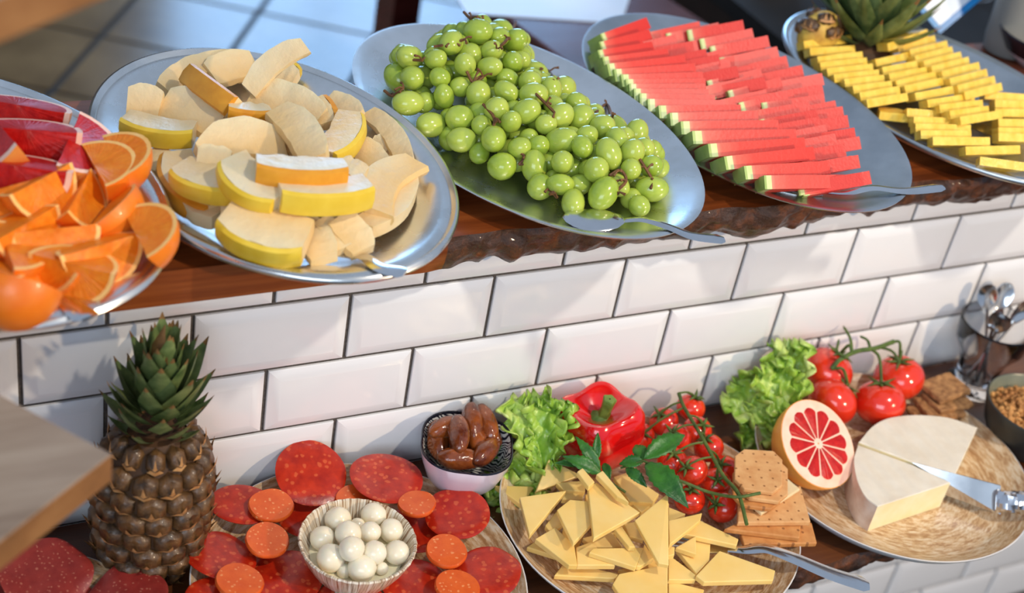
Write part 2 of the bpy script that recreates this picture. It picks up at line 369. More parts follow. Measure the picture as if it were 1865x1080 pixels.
def slab(name, label, x0, x1, yback, yfront, ztop, th, barkfrom, top_mat, group=None, seed=0):
    """live-edged plank: flat sawn edge left of barkfrom, rough bark right of it"""
    root = thing(name, label, 'shelf', loc=((x0 + x1) / 2, yback, ztop - th)); off = Vector(root.location)
    N = int((x1 - x0) / .004); prof = [(0, 0), (0, 1)]
    tv, tf, bv, bf = [], [], [], []
    K = 10
    for i in range(N + 1):
        x = x0 + (x1 - x0) * i / N; s = min(1, max(0, (x - barkfrom) / .07))
        lowf = n3((x, seed, 0), 6) * .012 + n3((x, seed, 3), 22) * .007
        yf = yfront + lowf * s
        tv += [Vector((x, yback, ztop - th)) - off, Vector((x, yback, ztop)) - off, Vector((x, yf, ztop)) - off]
        for j in range(K + 1):
            q = j / K
            chunk = n3((x, q * .05, seed + 5), 30) * .007 + n3((x, q * .05, seed + 9), 75) * .0045 + abs(n3((x, q * .04, seed + 2), 50)) * .006
            bulge = sin(q * pi) * .006
            yy = yf - s * (bulge + chunk * (1 - .3 * q)) + (q * .012 * s)
            zz = ztop - th * q - s * q * (.004 + .012 * max(0, n3((x, 0, seed + 12), 17)) + .006 * n3((x, 1, seed), 60))
            bv.append(Vector((x, yy if j else yf, zz)) - off)
        bv.append(Vector((x, yback, ztop - th)) - off)
    for i in range(N):
        a, b = i * 3, i * 3 + 3
        tf += [(a, b, b + 1, a + 1), (a + 1, b + 1, b + 2, a + 2)]
        W = K + 2; a, b = i * W, i * W + W
        for j in range(K + 1): bf.append((a + j, b + j, b + j + 1, a + j + 1))
    obj('plank', (tv, tf), top_mat, root, auto=30)
    mi = [0 if (x0 + (i + .5) * (x1 - x0) / N) < barkfrom + .02 else 1 for i in range(N) for j in range(K + 1)]
    bk = obj('bark_edge', (bv, bf, mi), [top_mat, 'bark'], root, auto=60); bk['label'] = 'rough dark bark along the front edge'
    return root
slab('wooden_shelf', 'thick reddish live-edge wooden shelf carrying the metal fruit platters', -.75, 1.95, .265, -.040, ZU, .036, .36, 'shelf', seed=1)
slab('wooden_shelf', 'dark live-edge wooden shelf under the stoneware plates and pineapple', -.75, 1.95, -.004, -.262, ZL, .034, -2, 'shelf_dark', seed=31)

floor = obj('floor', box(-1.5, 6, -3, 6.2, ZF - .05, ZF - .004), 'floor_grout', smooth=False); tag(floor, kind='structure')
fa = radians(57.5); fp = .31
fm = mesh('floor_tile', prism([Vector((x * .147, y * .147, .004)) for x, y in ((-1, -1), (1, -1), (1, 1), (-1, 1))], .012), 'floor', False)
P0 = at(183, 66, ZF); e1 = Vector((cos(fa), sin(fa), 0)); e2 = Vector((-sin(fa), cos(fa), 0))
for i in range(-12, 14):
    for j in range(-14, 10):
        p = P0 + e1 * (i + .5) * fp + e2 * (j + .5) * fp
        if -.6 < p.x < 3.9 and 1.2 < p.y < 4.0: link('floor_tile', fm, floor, RZ(fa, (p.x, p.y, ZF - .004)))
wb = obj('wall_back', box(-2.5, 7, 6.2, 6.3, ZF, 2.6), 'wallpaint', smooth=False); tag(wb, kind='structure')
wn = obj('window_1', box(1.75, 4.4, 6.17, 6.19, .35, 2.3), 'pane', smooth=False); tag(wn, kind='structure')
for x in (1.72, 2.6, 3.5, 4.38): obj('window_frame', box(x, x + .06, 6.13, 6.17, .33, 2.32), 'paper', wn, smooth=False)

# ------------------------------------------------------------------ wooden rack (near left)
rk = thing('wooden_rack', 'grey-washed two-tier wooden rack board jutting in beside the pineapple', 'rack', loc=(-.3, -.4, ZF))
off = Vector(rk.location); A0 = Vector((.020, -.277, 0)); u = Vector((-.80, -.60, 0)); v_ = Vector((-.60, .80, 0))
for ztop in (.100, .474):
    P = [A0, A0 + u * .62, A0 + u * .62 + v_ * .26, A0 + v_ * .26]
    g = prism([p + Vector((0, 0, ztop)) - off for p in P], .026, Vector((0, 0, -1)))
    o = obj('shelf_board', (g[0], g[1], [0, 1, 1, 1, 1, 1]), ['rack', 'rack_edge'], rk, smooth=False); bevel(o, .0015, 2)
for (a, b) in ((.58, .03), (.58, .23), (.42, .03), (.42, .23)):
    p = A0 + u * a + v_ * b - off
    for z0, z1 in ((ZF, .074), (.1, .448)): obj('post', box(p.x - .015, p.x + .015, p.y - .015, p.y + .015, z0 - ZF, z1 - ZF), 'rack_edge', rk, smooth=False)

# ------------------------------------------------------------------ platters
def platter_geo(L, W, kind):
    a, b = L / 2, W / 2
    if kind == 'rolled':
        pr = [(.001, .0045), (.45, .0045), (.66, .0048), (.75, .008), (.83, .0155), (.90, .0215), (.945, .0232), (.955, .0222), (.965, .0238), (.98, .0262), (.993, .0252), (1.0, .0222), (.994, .0195), (.975, .019), (.93, .0185), (.84, .0125), (.76, .0045), (.68, 0), (.001, 0)]
    else:
        pr = [(.001, .0045), (.45, .0048), (.62, .0062), (.74, .0105), (.85, .0165), (.94, .0218), (.985, .0246), (1.0, .0244), (.995, .0225), (.94, .0188), (.85, .0135), (.74, .0075), (.64, 0), (.001, 0)]
    v, f = [], []; n = 96
    for r, z in pr:
        for k in range(n):
            t_ = 2 * pi * k / n; v.append((a * r * cos(t_), b * r * sin(t_), z))
    for i in range(len(pr) - 1):
        for k in range(n): f.append((i * n + k, i * n + (k + 1) % n, (i + 1) * n + (k + 1) % n, (i + 1) * n + k))
    return v, f
PL = {}
for nm, c, L, W, ang, kind, mat, lab in (
    ('orange', (-.0489, .0882), .465, .324, -59.3, 'rolled', 'platter', 'oval metal platter of cut oranges and grapefruit'),
    ('melon', (.2483, .0874), .434, .300, -74.7, 'rolled', 'platter', 'oval metal platter heaped with yellow melon slices'),
    ('grape', (.523, .1085), .460, .278, -75, 'flat', 'platter', 'oval metal platter piled with green grapes'),
    ('wm', (.7943, .1084), .457, .281, -80.7, 'flat', 'platter_dark', 'oval metal platter of shingled watermelon slices'),
    ('pine', (1.0771, .1006), .452, .272, -77.2, 'rolled', 'platter_dark', 'oval metal platter of pineapple slices and a leafy crown')):
    o = obj('oval_platter', platter_geo(L, W, kind), mat, mw=RZ(radians(ang), (c[0], c[1], ZU + .0073)) @ Matrix.Rotation(radians(3.5), 4, 'X'), auto=50); tag(o, lab, 'platter', 'oval metal platters'); PL[nm] = o
ZP = ZU + .0085

# ------------------------------------------------------------------ cutlery
def fork_parts(root_name, label, handle_pts, head=None, width=.006, cat='fork', tines=True, hw=.011):
    """handle along world points; flat strip with rounded section; optional tine head continuing from the first point"""
    P = spline(handle_pts, 6); root = thing(root_name, label, cat, loc=P[0]); o0 = Vector(P[0]); v, f = [], []; n = len(P)
    for i, p in enumerate(P):
        d = (P[min(i + 1, n - 1)] - P[max(i - 1, 0)]).normalized(); s = d.cross(Vector((0, 0, 1))).normalized(); u_ = s.cross(d)
        q = i / (n - 1); wd = width * (.55 + .75 * q) * (1 if q < .97 else .55)
        for (a, b) in ((-1, 0), (-.6, .0011), (.6, .0011), (1, 0), (.6, -.0009), (-.6, -.0009)): v.append(p - o0 + s * a * wd + u_ * b)
    for i in range(n - 1):
        for k in range(6): f.append((i * 6 + k, i * 6 + (k + 1) % 6, i * 6 + 6 + (k + 1) % 6, i * 6 + 6 + k))
    f += [tuple(range(6)), tuple((n - 1) * 6 + k for k in range(6))]
    obj('handle', (v, f), 'steel', root, auto=40)
    d = (P[0] - P[2]); d.z *= .3; d.normalize(); s = d.cross(Vector((0, 0, 1))).normalized(); gs = []
    if tines:
        gs.append(prism([s * a * hw + d * b for a, b in ((-.5, 0), (.5, 0), (1, .018), (1, .032), (-1, .032), (-1, .018))], .0015))
        for k in range(4):
            c = (k - 1.5) * hw * .56; gs.append(prism([s * (c - .0018) + d * .031, s * (c + .0018) + d * .031, s * (c + .001) + d * .066, s * (c - .001) + d * .066], .0015))
        obj('tines', join(*gs), 'steel', root, smooth=False)
    else:
        g = sphere(16, 10, lambda p: d * (p.x * .03 + .026) + s * p.y * .02 + Vector((0, 0, p.z * .0035 - .002 * (1 - p.x * p.x) + .002)))
        obj('bowl', g, 'steel', root)
    return root

# ------------------------------------------------------------------ citrus wedges
def lune(R, half, flat=1.0, ri=.90):
    """wedge with its core along x; opening direction +z is the cut apex... peel faces -z"""
    n, m = 14, 8; peel_v, peel_f, peel_m = [], [], []
    for s in range(2):
        r = R if s == 0 else R * ri
        for i in range(n + 1):
            th = pi * i / n; x = -cos(th) * r * flat; rr = sin(th) * r
            for j in range(m + 1):
                a = -pi / 2 + half * (2 * j / m - 1); peel_v.append((x, rr * cos(a), rr * sin(a)))
    st = m + 1; B = (n + 1) * st
    for i in range(n):
        for j in range(m): peel_f.append((i * st + j, i * st + j + 1, (i + 1) * st + j + 1, (i + 1) * st + j)); peel_m.append(0)
        for j in (0, m): peel_f.append((i * st + j, (i + 1) * st + j, B + (i + 1) * st + j, B + i * st + j)); peel_m.append(1)
    fv, ff = [], []; r = R * ri
    for i in range(n + 1):
        th = pi * i / n; x = -cos(th) * r * flat; rr = sin(th) * r
        for j in (0, 1):
            a = -pi / 2 + half * (2 * j - 1)
            for q in (1, .66, .33):
                w_ = .0009 * sin(q * pi) ; fv.append((x * (.35 + .65 * q) if q < 1 else x, rr * cos(a) * q, rr * sin(a) * q - w_))
        fv.append((x * .35, 0, -.0005))
    for i in range(n):
        a, b = i * 7, i * 7 + 7
        for c in ((0, 1), (1, 2)): ff.append((a + c[0], b + c[0], b + c[1], a + c[1])); ff.append((a + 3 + c[0], a + 3 + c[1], b + 3 + c[1], b + 3 + c[0]))
        ff.append((a + 2, b + 2, b + 6, a + 6)); ff.append((a + 5, a + 6, b + 6, b + 5))
    return (peel_v, peel_f, peel_m), (fv, ff)
def wedge_set(R, half, mp, mpith, mf, tagname):
    g1, g2 = lune(R, half); return mesh(tagname + '_peel', g1, [mp, mpith], True, 30), mesh(tagname + '_flesh', g2, mf, True, 30)
OW = [wedge_set(.036, radians(h), 'orange_peel', 'pith_o', 'orange_flesh', 'orange_wedge') for h in (46, 38)]
GW = [wedge_set(.048, radians(h), 'gf_peel', 'pith_g', 'gf_flesh', 'grapefruit_wedge') for h in (42, 34)]
def citrus_wedge(ms, c, a, up, name, label, cat, group):
    """c centre of the core line, a core direction, up = direction the flesh opens to"""
    mw = frame(c, a, up); r = thing(name, label, cat, group, mw); link('peel', ms[0], r); link('flesh', ms[1], r); return r
def idir(px, py, ang, z, L=40):
    """horizontal world direction that points along image angle ang (deg, 0=right, 90=down)"""
    a = at(px, py, z); b = at(px + L * cos(radians(ang)), py + L * sin(radians(ang)), z); return (b - a).normalized()
TOCAM = -FWD
lo = 'peel-on orange wedge in the heap on the oval platter'
OLAB = {0: 'orange wedge lying cut face up just above the serving spoon', 2: 'orange wedge on edge against the rim by the melon platter', 3: 'orange wedge with frosted pale cut face on top of the heap', 4: 'orange wedge turned peel outward beside the serving spoon'}
# px, py of wedge centre, height above platter, image angle of core, flesh opening dir (cam, up, right weights)
for i, (px, py, h, ang, fl, k) in enumerate((
    (130, 480, .030, 14, (.8, .55, .0), 0), (185, 445, .036, -16, (.5, .8, .2), 0), (245, 425, .030, 62, (.2, .25, -.9), 1), (100, 415, .050, -6, (.15, 1, .0), 0),
    (30, 520, .030, 10, (-.6, .4, -.5), 0), (185, 385, .040, -50, (-.5, .3, -.5), 1), (50, 405, .052, -30, (.1, .9, .5), 0), (75, 325, .066, -28, (.8, .6, .0), 0),
    (145, 345, .055, -62, (.85, .5, .1), 1), (170, 300, .058, 60, (.3, .5, -.8), 0), (200, 285, .040, 70, (.1, .4, -.9), 1), (10, 445, .045, 70, (.8, .4, -.2), 0),
    (95, 460, .022, 40, (-.3, .7, -.3), 1), (40, 355, .040, -20, (.2, .9, .2), 0), (10, 340, .058, -15, (.3, .8, -.2), 1), (-40, 480, .045, 20, (.4, .7, 0), 0), (60, 475, .022, -50, (.2, .9, 0), 1))):
    z = ZP + h; c = at(px, py, z); up = TOCAM * fl[0] + Vector((0, 0, 1)) * fl[1] + RIGHT * fl[2]
    citrus_wedge(OW[k], c, idir(px, py, ang, z), up, 'orange_wedge', OLAB.get(i, lo), 'orange', 'orange wedges on the oval platter')
lg = 'pink-red grapefruit wedge among the oranges on the oval platter'
for i, (px, py, h, ang, fl, k) in enumerate((
    (45, 235, .068, 4, (.75, .65, .0), 0), (125, 250, .050, -66, (.8, .3, -.4), 1), (25, 300, .066, 8, (.7, .7, 0), 0), (30, 190, .055, 10, (.7, .7, .1), 0), (-10, 215, .080, 50, (.6, .5, .5), 1))):
    z = ZP + h; c = at(px, py, z); up = TOCAM * fl[0] + Vector((0, 0, 1)) * fl[1] + RIGHT * fl[2]
    citrus_wedge(GW[k], c, idir(px, py, ang, z), up, 'grapefruit_wedge', lg, 'grapefruit', 'grapefruit wedges on the oval platter')
fork_parts('serving_spoon', 'steel serving spoon slid under the orange wedges', [at(85, 515, ZP + .012), at(112, 540, ZP + .014), at(135, 560, ZU + .028), at(160, 580, ZU + .030)], width=.009, cat='spoon', tines=False)

# ------------------------------------------------------------------ melon slices
def melon_slice(p1, p2, z1, z2, side, w, th, rind, tilt=0, bow=.16, white=0, standing=None, own=None):
    a = at(*p1, z1); b = at(*p2, z2); ax = b - a; L = ax.length; c = (a + b) / 2
    hx = Vector((ax.x, ax.y, 0)).normalized(); hs = Vector((hx.y, -hx.x, 0))            # horizontal, perpendicular
    if hs.dot(Vector((0, -1, 0)) + RIGHT * -.2) < 0: hs = -hs                           # toward the viewer
    nrm = Vector((0, 0, 1))
    if standing is not None: nrm = (Vector((0, 0, 1)) * (1 - standing) + TOCAM * standing)
    nrm = nrm + hs * tilt
    o = hs * side                                                                       # rind direction
    nrm = (nrm - ax.normalized() * nrm.dot(ax.normalized())).normalized(); o = nrm.cross(ax.normalized()); o = o if o.dot(hs * side) > 0 else -o
    ax.normalize(); mw = Matrix((ax, o, nrm)).transposed().to_4x4(); mw.translation = c
    N, K = 14, 6; v, f, rv, rf = [], [], [], []
    for i in range(N + 1):
        q = 2 * i / N - 1; bend = -bow * 1.5 * L * .5 * q * q * 1.2; ww = w * .94 * (1 - .24 * abs(q) ** 3)
        ring = []
        for (yy, zz) in ((.5, .5), (.5, -.5), (0, -.44), (-.5, -.37), (-.57, 0), (-.5, .37), (0, .44)):
            wob = .0012 * noise.noise(Vector((q * 3 + c.x * 50, yy * 4, zz * 3 + c.y * 50)))
            ring.append(Vector((q * L / 2 + .06 * yy * w * (1 if q > 0 else -1), bend + ww * yy + wob, th * zz + wob)))
        v += ring
        for (yy, zz) in ((.505, .51), (.62, .42), (.67, 0), (.62, -.42), (.505, -.51)):
            rv.append(Vector((q * L / 2 + .06 * yy * w * (1 if q > 0 else -1), bend + ww * .5 + (yy - .5) * .035, th * zz)))
    for i in range(N):
        for k in range(7): f.append((i * 7 + k, i * 7 + (k + 1) % 7, i * 7 + 7 + (k + 1) % 7, i * 7 + 7 + k))
        for k in range(5): rf.append((i * 5 + k, i * 5 + (k + 1) % 5, i * 5 + 5 + (k + 1) % 5, i * 5 + 5 + k))
    f += [tuple(range(7))[::-1], tuple(N * 7 + k for k in range(7))]; rf += [tuple(range(5))[::-1], tuple(N * 5 + k for k in range(5))]
    det = mw.to_3x3().determinant()
    if det < 0:
        mw = mw @ Matrix.Diagonal((1, 1, -1, 1))
    nm = {'y': 'yellow', 'o': 'orange'}.get(rind)
    lab = f'melon slice with {nm} rind in the heap on the oval platter' if rind else 'pale rindless melon slice in the heap on the oval platter'
    r = thing('melon_slice', own or lab, 'melon', (nm or 'rindless') + ' melon slices', mw)
    x = obj('flesh', (v, f), 'melon_white' if white else 'melon', r, auto=24)
    if rind: obj('rind', (rv, rf), 'rind_' + rind, r, auto=50)
    return r
def mc(x, y): return (160 + x / 2.25, 40 + y / 2.25)
B = ZP
MLAB = {0: 'white-topped melon slice with yellow rind overhanging the rim beside the oranges', 1: 'blocky pale melon chunk standing on the platter side by the oranges', 3: 'melon slice showing wrinkled orange skin across its back', 5: 'short melon slice with orange rind touching the wrinkled-skinned one', 7: 'thin pale melon slice sticking up above the heap',
        11: 'long curved rindless melon slice lying across the heap', 12: 'melon slice with yellow rind turned toward the grapes', 15: 'thin pale melon sliver against the rim by the grapes', 18: 'pale melon slice leaning on the rim above the serving fork', 19: 'white-topped melon slice with orange rind crowning the heap',
        20: 'curved melon slice with yellow rind beside the crowning orange-rind slice', 21: 'white-topped melon slice with yellow rind just under the crowning slice', 22: 'flat melon slice with yellow rind lying over the lowest orange-rind one', 23: 'melon slice with orange rind lowest on the orange platter side', 25: 'broadest melon slice with thick yellow rind along its lower edge'}
for si, s in enumerate((
    ((145, 420), (430, 470), .030, .032, 1, .030, .019, 'y', 0, .12, 1),
    ((165, 330), (300, 350), .034, .034, -1, .040, .014, None, 0, .05, 0, .75),
    ((280, 260), (575, 135), .030, .034, -1, .026, .014, None, 0, .10, 0, .6),
    ((420, 220), (600, 355), .050, .052, 1, .022, .022, 'o', -.9, .05, 0, .2),
    ((330, 320), (560, 410), .036, .038, -1, .044, .014, None, 0, .1, 0, .55),
    ((575, 365), (745, 380), .052, .050, 1, .020, .016, 'o', 0, .05, 1),
    ((490, 215), (670, 165), .030, .030, -1, .036, .014, None, 0, .06, 0, .7),
    ((640, 262), (872, 75), .052, .092, -1, .024, .009, None, 0, .12, 1, .8),
    ((735, 215), (850, 245), .030, .030, -1, .034, .014, 'y', 0, .05, 0, .5),
    ((690, 290), (960, 400), .044, .044, -1, .046, .016, None, 0, .10, 0, .6),
    ((810, 360), (960, 565), .062, .056, -1, .034, .016, None, 0, .10, 0, .5),
    ((440, 510), (775, 450), .046, .050, -1, .042, .014, None, 0, .22, 0, .6),
    ((985, 560), (1095, 400), .044, .048, 1, .030, .018, 'y', 0, .10, 0, .3),
    ((945, 325), (990, 425), .046, .040, -1, .018, .012, 'o', 0, .05, 0, .6),
    ((985, 330), (1100, 400), .030, .030, -1, .036, .012, None, 0, .05, 0, .6),
    ((1185, 365), (1335, 585), .026, .020, -1, .022, .010, None, 0, .10, 0, .7),
    ((1120, 505), (1215, 640), .030, .026, -1, .030, .014, None, 0, .05, 0, .5),
    ((1275, 560), (1120, 770), .036, .030, -1, .036, .014, None, 0, .20, 0, .45),
    ((1345, 600), (1190, 870), .026, .022, 1, .030, .014, None, 0, .15, 0, .5),
    ((690, 605), (1055, 620), .072, .070, 1, .028, .019, 'o', 0, .08, 1),
    ((565, 590), (775, 745), .062, .054, 1, .038, .018, 'y', 0, .16, 1, .2),
    ((785, 715), (1150, 700), .060, .056, 1, .034, .022, 'y', 0, .08, 1),
    ((370, 615), (620, 690), .042, .046, 1, .038, .018, 'y', 0, .10, 0, .15),
    ((318, 575), (495, 790), .022, .016, 1, .036, .022, 'o', 0, .16, 0, .15),
    ((450, 560), (580, 580), .050, .050, -1, .028, .012, None, 0, .05, 0, .5),
    ((560, 810), (890, 920), .034, .030, 1, .046, .024, 'y', 0, .10, 0, .35),
    ((545, 760), (650, 770), .030, .030, -1, .030, .014, None, 0, .05, 1, .4),
    ((890, 830), (985, 970), .020, .012, -1, .032, .014, None, 0, .08, 0, .4),
    ((960, 815), (1055, 935), .030, .020, -1, .020, .012, None, 0, .05, 0, .3),
    ((1035, 805), (1140, 940), .034, .020, -1, .030, .014, None, 0, .08, 0, .4),
    ((262, 545), (330, 610), .014, .012, -1, .030, .014, None, 0, .05, 0, .3),
    ((1030, 590), (1130, 640), .050, .046, 1, .026, .016, 'o', 0, .05, 1, .2),
    ((760, 470), (880, 560), .034, .034, -1, .040, .014, None, 0, .05, 0, .5),
    ((640, 540), (750, 560), .034, .034, -1, .030, .014, None, 0, .05, 0, .5),
    ((1160, 510), (1230, 540), .020, .020, -1, .03, .012, None, 0, .05, 0, .5),
    ((640, 690), (840, 690), .030, .030, 1, .05, .016, None, 0, .05, 0, .2),
    ((430, 690), (560, 790), .020, .016, 1, .05, .016, None, 0, .05, 0, .2),
    ((900, 720), (1120, 760), .026, .026, 1, .04, .014, None, 0, .05, 0, .2))):
    melon_slice(mc(*s[0]), mc(*s[1]), B + s[2], B + s[3], *s[4:], own=MLAB.get(si))
fork_parts('serving_fork', 'steel serving fork under the melon slices', [at(*mc(1090, 955), ZP + .012), at(*mc(1140, 965), ZP + .016), at(*mc(1200, 1005), ZU + .028), at(*mc(1300, 1028), ZU + .031)], width=.008)

# ------------------------------------------------------------------ grapes
POLY = [(698, 165), (706, 95), (740, 75), (790, 80), (800, 50), (850, 32), (920, 32), (972, 55), (976, 125), (1045, 140), (1060, 175), (1165, 220), (1225, 300), (1212, 370), (1180, 398), (1100, 402), (1040, 392), (940, 360), (885, 310), (815, 275), (750, 228)]
def inside(p, poly):
    x, y = p; c = False
    for i in range(len(poly)):
        (x1, y1), (x2, y2) = poly[i], poly[i - 1]
        if (y1 > y) != (y2 > y) and x < (x2 - x1) * (y - y1) / (y2 - y1) + x1: c = not c
    return c
def heap(x, y):
    def d(cx, cy, rx, ry, h): q = 1 - ((x - cx) / rx) ** 2 - ((y - cy) / ry) ** 2; return h * sqrt(q) if q > 0 else 0
    return max(d(.490, .205, .105, .105, .086), d(.520, .100, .095, .10, .062), d(.565, .012, .085, .080, .054), d(.43, .165, .06, .07, .05))
rg = random.Random(3); cand = []
for _ in range(60000):
    x, y = rg.uniform(.36, .68), rg.uniform(-.10, .33); h = heap(x, y)
    if h < .016: continue
    z = ZP + .013 + (h - .013) * rg.uniform(.0, 1); p = Vector((x, y, z)); s = rg.choice((.82, .9, 1, 1, 1.08))
    qx, qy = pix(p); rp = 23
    if not all(inside((qx + a, qy + b), POLY) for a, b in ((rp, 0), (-rp, 0), (0, rp), (0, -rp))): continue
    cand.append((ZP + h - z + rg.uniform(0, .004), p, s))
cand.sort(key=lambda c: c[0]); chosen = []
for d, p, s in cand:
    if d > .042: break
    if all((p - q).length > .0236 * (s + r) / 2 for q, r in chosen): chosen.append((p, s))
    if len(chosen) >= 285: break
gm = [mesh('grape', sphere(18, 12, lambda p, k=k: Vector((p.x * .0127, p.y * .0127, p.z * k * (1 + .06 * p.x)))), 'grape') for k in (.0166, .0150, .0136)]
bc = [Vector((.485, .20, 0)), Vector((.52, .095, 0)), Vector((.567, .005, 0))]
bl = ['tallest bunch of green grapes at the rear of the oval platter', 'bunch of green grapes between two others on the oval platter', 'bunch of green grapes by the serving spoon on the oval platter']
bunch = [thing('grape_bunch', bl[i], 'grapes', 'grape bunches on the oval platter', loc=(bc[i].x, bc[i].y, ZP)) for i in range(3)]
for p, s in chosen:
    i = min(range(3), key=lambda k: (Vector((p.x, p.y, 0)) - bc[k]).length); d = Vector((rg.gauss(0, 1), rg.gauss(0, 1), rg.gauss(0, .7)))
    m = d.to_track_quat('Z', 'X').to_matrix().to_4x4() @ Matrix.Diagonal((s, s, s, 1)); m.translation = p - Vector(bunch[i].location); link('grape', rg.choice(gm), bunch[i], m)
def twig(root, pts, r=.0016):
    o0 = Vector(root.location); gs = [tube([p - o0 for p in spline(pts, 4)], r, 6)]
    for j in range(1, len(pts)):
        b = Vector(pts[j]); 
        for q in range(2):
            e = b + Vector((rg.uniform(-.012, .012), rg.uniform(-.012, .006), rg.uniform(-.002, .012))); gs.append(tube([b - o0, (b + e) / 2 + Vector((0, 0, .002)) - o0, e - o0], [.0011, .0009, .0016], 5))
    obj('stem', join(*gs), 'twig', root)
for i, pl in ((0, [(845, 22), (858, 35), (880, 45)]), (0, [(940, 40), (925, 70), (905, 90)]), (0, [(700, 165), (716, 175), (735, 160)]), (0, [(790, 85), (820, 80), (845, 72)]), (0, [(725, 100), (745, 108), (770, 110)]),
              (1, [(985, 125), (1000, 130), (1012, 150)]), (1, [(880, 190), (900, 215), (895, 245)]), (1, [(975, 170), (995, 190), (1010, 205)]), (2, [(1085, 205), (1105, 190), (1115, 215)]), (2, [(980, 330), (1000, 345), (1015, 360)]),
              (2, [(1110, 320), (1130, 310), (1140, 330), (1118, 352)]), (2, [(1165, 290), (1178, 310), (1190, 330)]), (2, [(935, 270), (955, 285), (945, 300)]), (1, [(850, 130), (862, 150), (880, 140)])):
    w = []
    for (px, py) in pl:
        z = ZP + .07
        for _ in range(25):
            p = at(px, py, z); hz = ZP + heap(p.x, p.y) + .007
            z += (max(hz, ZP + .02) - z) * .4
        w.append(at(px, py, z))
    twig(bunch[i], w)
fork_parts('serving_spoon', 'long-handled steel spoon resting in the grape platter', [at(1130, 402, ZP + .014), at(1170, 400, ZP + .018), at(1220, 414, ZU + .028), at(1262, 430, ZU + .031), at(1318, 436, ZU + .030)], width=.0065, cat='spoon', tines=False)

# ------------------------------------------------------------------ watermelon slices
def wm_geo(ang=radians(18), L=.092, th=.0138):
    n = 8
    def ring(r, z): return [(r * cos(-ang * i / n), r * sin(-ang * i / n), z) for i in range(n + 1)]
    h = th / 2; fl_v = [(.004, 0, h), (.004, 0, -h)]; rs = (.5 * L, L)
    for r in rs: fl_v += ring(r, h) + ring(r, -h)
    f = []; S = n + 1
    a0 = 2
    for i in range(n): f.append((0, a0 + i + 1, a0 + i)); f.append((1, a0 + S + i, a0 + S + i + 1))
    a1 = a0 + 2 * S
    for i in range(n): f.append((a0 + i, a0 + i + 1, a1 + i + 1, a1 + i)); f.append((a0 + S + i, a1 + S + i, a1 + S + i + 1, a0 + S + i + 1)); f.append((a1 + i, a1 + i + 1, a1 + S + i + 1, a1 + S + i))
    for e in (0, n): f.append((0, 1, a0 + S + e, a0 + e)); f.append((a0 + e, a0 + S + e, a1 + S + e, a1 + e))
    rv, rf, rm = [], [], []
    for k, r in enumerate((L, L + .006, L + .0085)): rv += ring(r, h * 1.003) + ring(r, -h * 1.003)
    for k in range(2):
        a, b = k * 2 * S, (k + 1) * 2 * S
        for i in range(n):
            rf += [(a + i, a + i + 1, b + i + 1, b + i), (a + S + i, b + S + i, b + S + i + 1, a + S + i + 1)]; rm += [k, k]
            if k == 1: rf.append((b + i, b + i + 1, b + S + i + 1, b + S + i)); rm.append(1)
        for e in (0, n): rf.append((a + e, a + S + e, b + S + e, b + e)); rm.append(k)
    return (fl_v, f), (rv, rf, rm)
g1, g2 = wm_geo(); WF, WR = mesh('watermelon_flesh', g1, 'wm', True, 30), mesh('watermelon_rind', g2, ['wm_rind', 'wm_skin'], True, 30)
def poly_at(pl, t_):
    q = t_ * (len(pl) - 1); i = min(int(q), len(pl) - 2); q -= i; return (pl[i][0] * (1 - q) + pl[i + 1][0] * q, pl[i][1] * (1 - q) + pl[i + 1][1] * q)
EL = Vector((0, -cos(radians(42)), sin(radians(42))))
def slice_pose(tip, rind, el=EL, unit=.1):
    ax = rind - tip; L = ax.length; x = ax.normalized(); y = (el - x * el.dot(x)).normalized(); z = x.cross(y)
    m = Matrix((x, y, z)).transposed().to_4x4(); m.translation = tip; return m @ Matrix.Diagonal((L / unit, max(.75, L / unit), 1, 1))
c1t = [(1185, 40), (1195, 88), (1262, 113), (1292, 147), (1290, 168), (1315, 190), (1375, 207), (1455, 243), (1487, 275), (1545, 330)]
c1r = [(1098, 72), (1092, 104), (1112, 130), (1138, 150), (1150, 168), (1172, 186), (1215, 212), (1258, 245), (1320, 295), (1395, 332)]
c2t = [(1237, 72), (1274, 87), (1302, 105), (1331, 113), (1346, 130), (1387, 126), (1405, 160), (1474, 189), (1494, 207), (1500, 224), (1515, 241), (1539, 263), (1555, 287), (1576, 325)]
c3t = [(1280, 48), (1315, 50), (1359, 46), (1376, 61), (1405, 74), (1422, 94), (1439, 111), (1467, 128), (1504, 143), (1504, 163), (1507, 181), (1528, 193), (1541, 204), (1550, 220), (1563, 243), (1572, 259), (1570, 293), (1591, 322)]
wl = ('watermelon slice with pale green rind showing, shingled along the platter edge', 'watermelon slice overlapping the rind-edged row on the platter', 'watermelon slice in the shingled row beside the pineapple platter')
rw = random.Random(5)
for col, (tp, rp, n) in enumerate(((c1t, c1r, 20), (c2t, None, 17), (c3t, None, 18))):
    for i in range(n):
        q = i / (n - 1); tx = poly_at(tp, q)
        rx = poly_at(rp, q) if rp else (tx[0] - rw.uniform(108, 120) * (.85 + .25 * q), tx[1] + rw.uniform(17, 23))
        hz = (.039, .043, .039)[col] - .010 * q; z = ZP + hz
        t3, r3 = at(*tx, z + rw.uniform(-.002, .002)), at(*rx, z - (.002 if col == 0 else .018))
        r = thing('watermelon_slice', wl[col], 'watermelon', ('rind-edged', 'middle', 'outer')[col] + ' row of watermelon slices', slice_pose(t3, r3, (EL + Vector((rw.uniform(-.06, .06), 0, rw.uniform(-.05, .05)))).normalized()))
        link('flesh', WF, r); link('rind', WR, r)
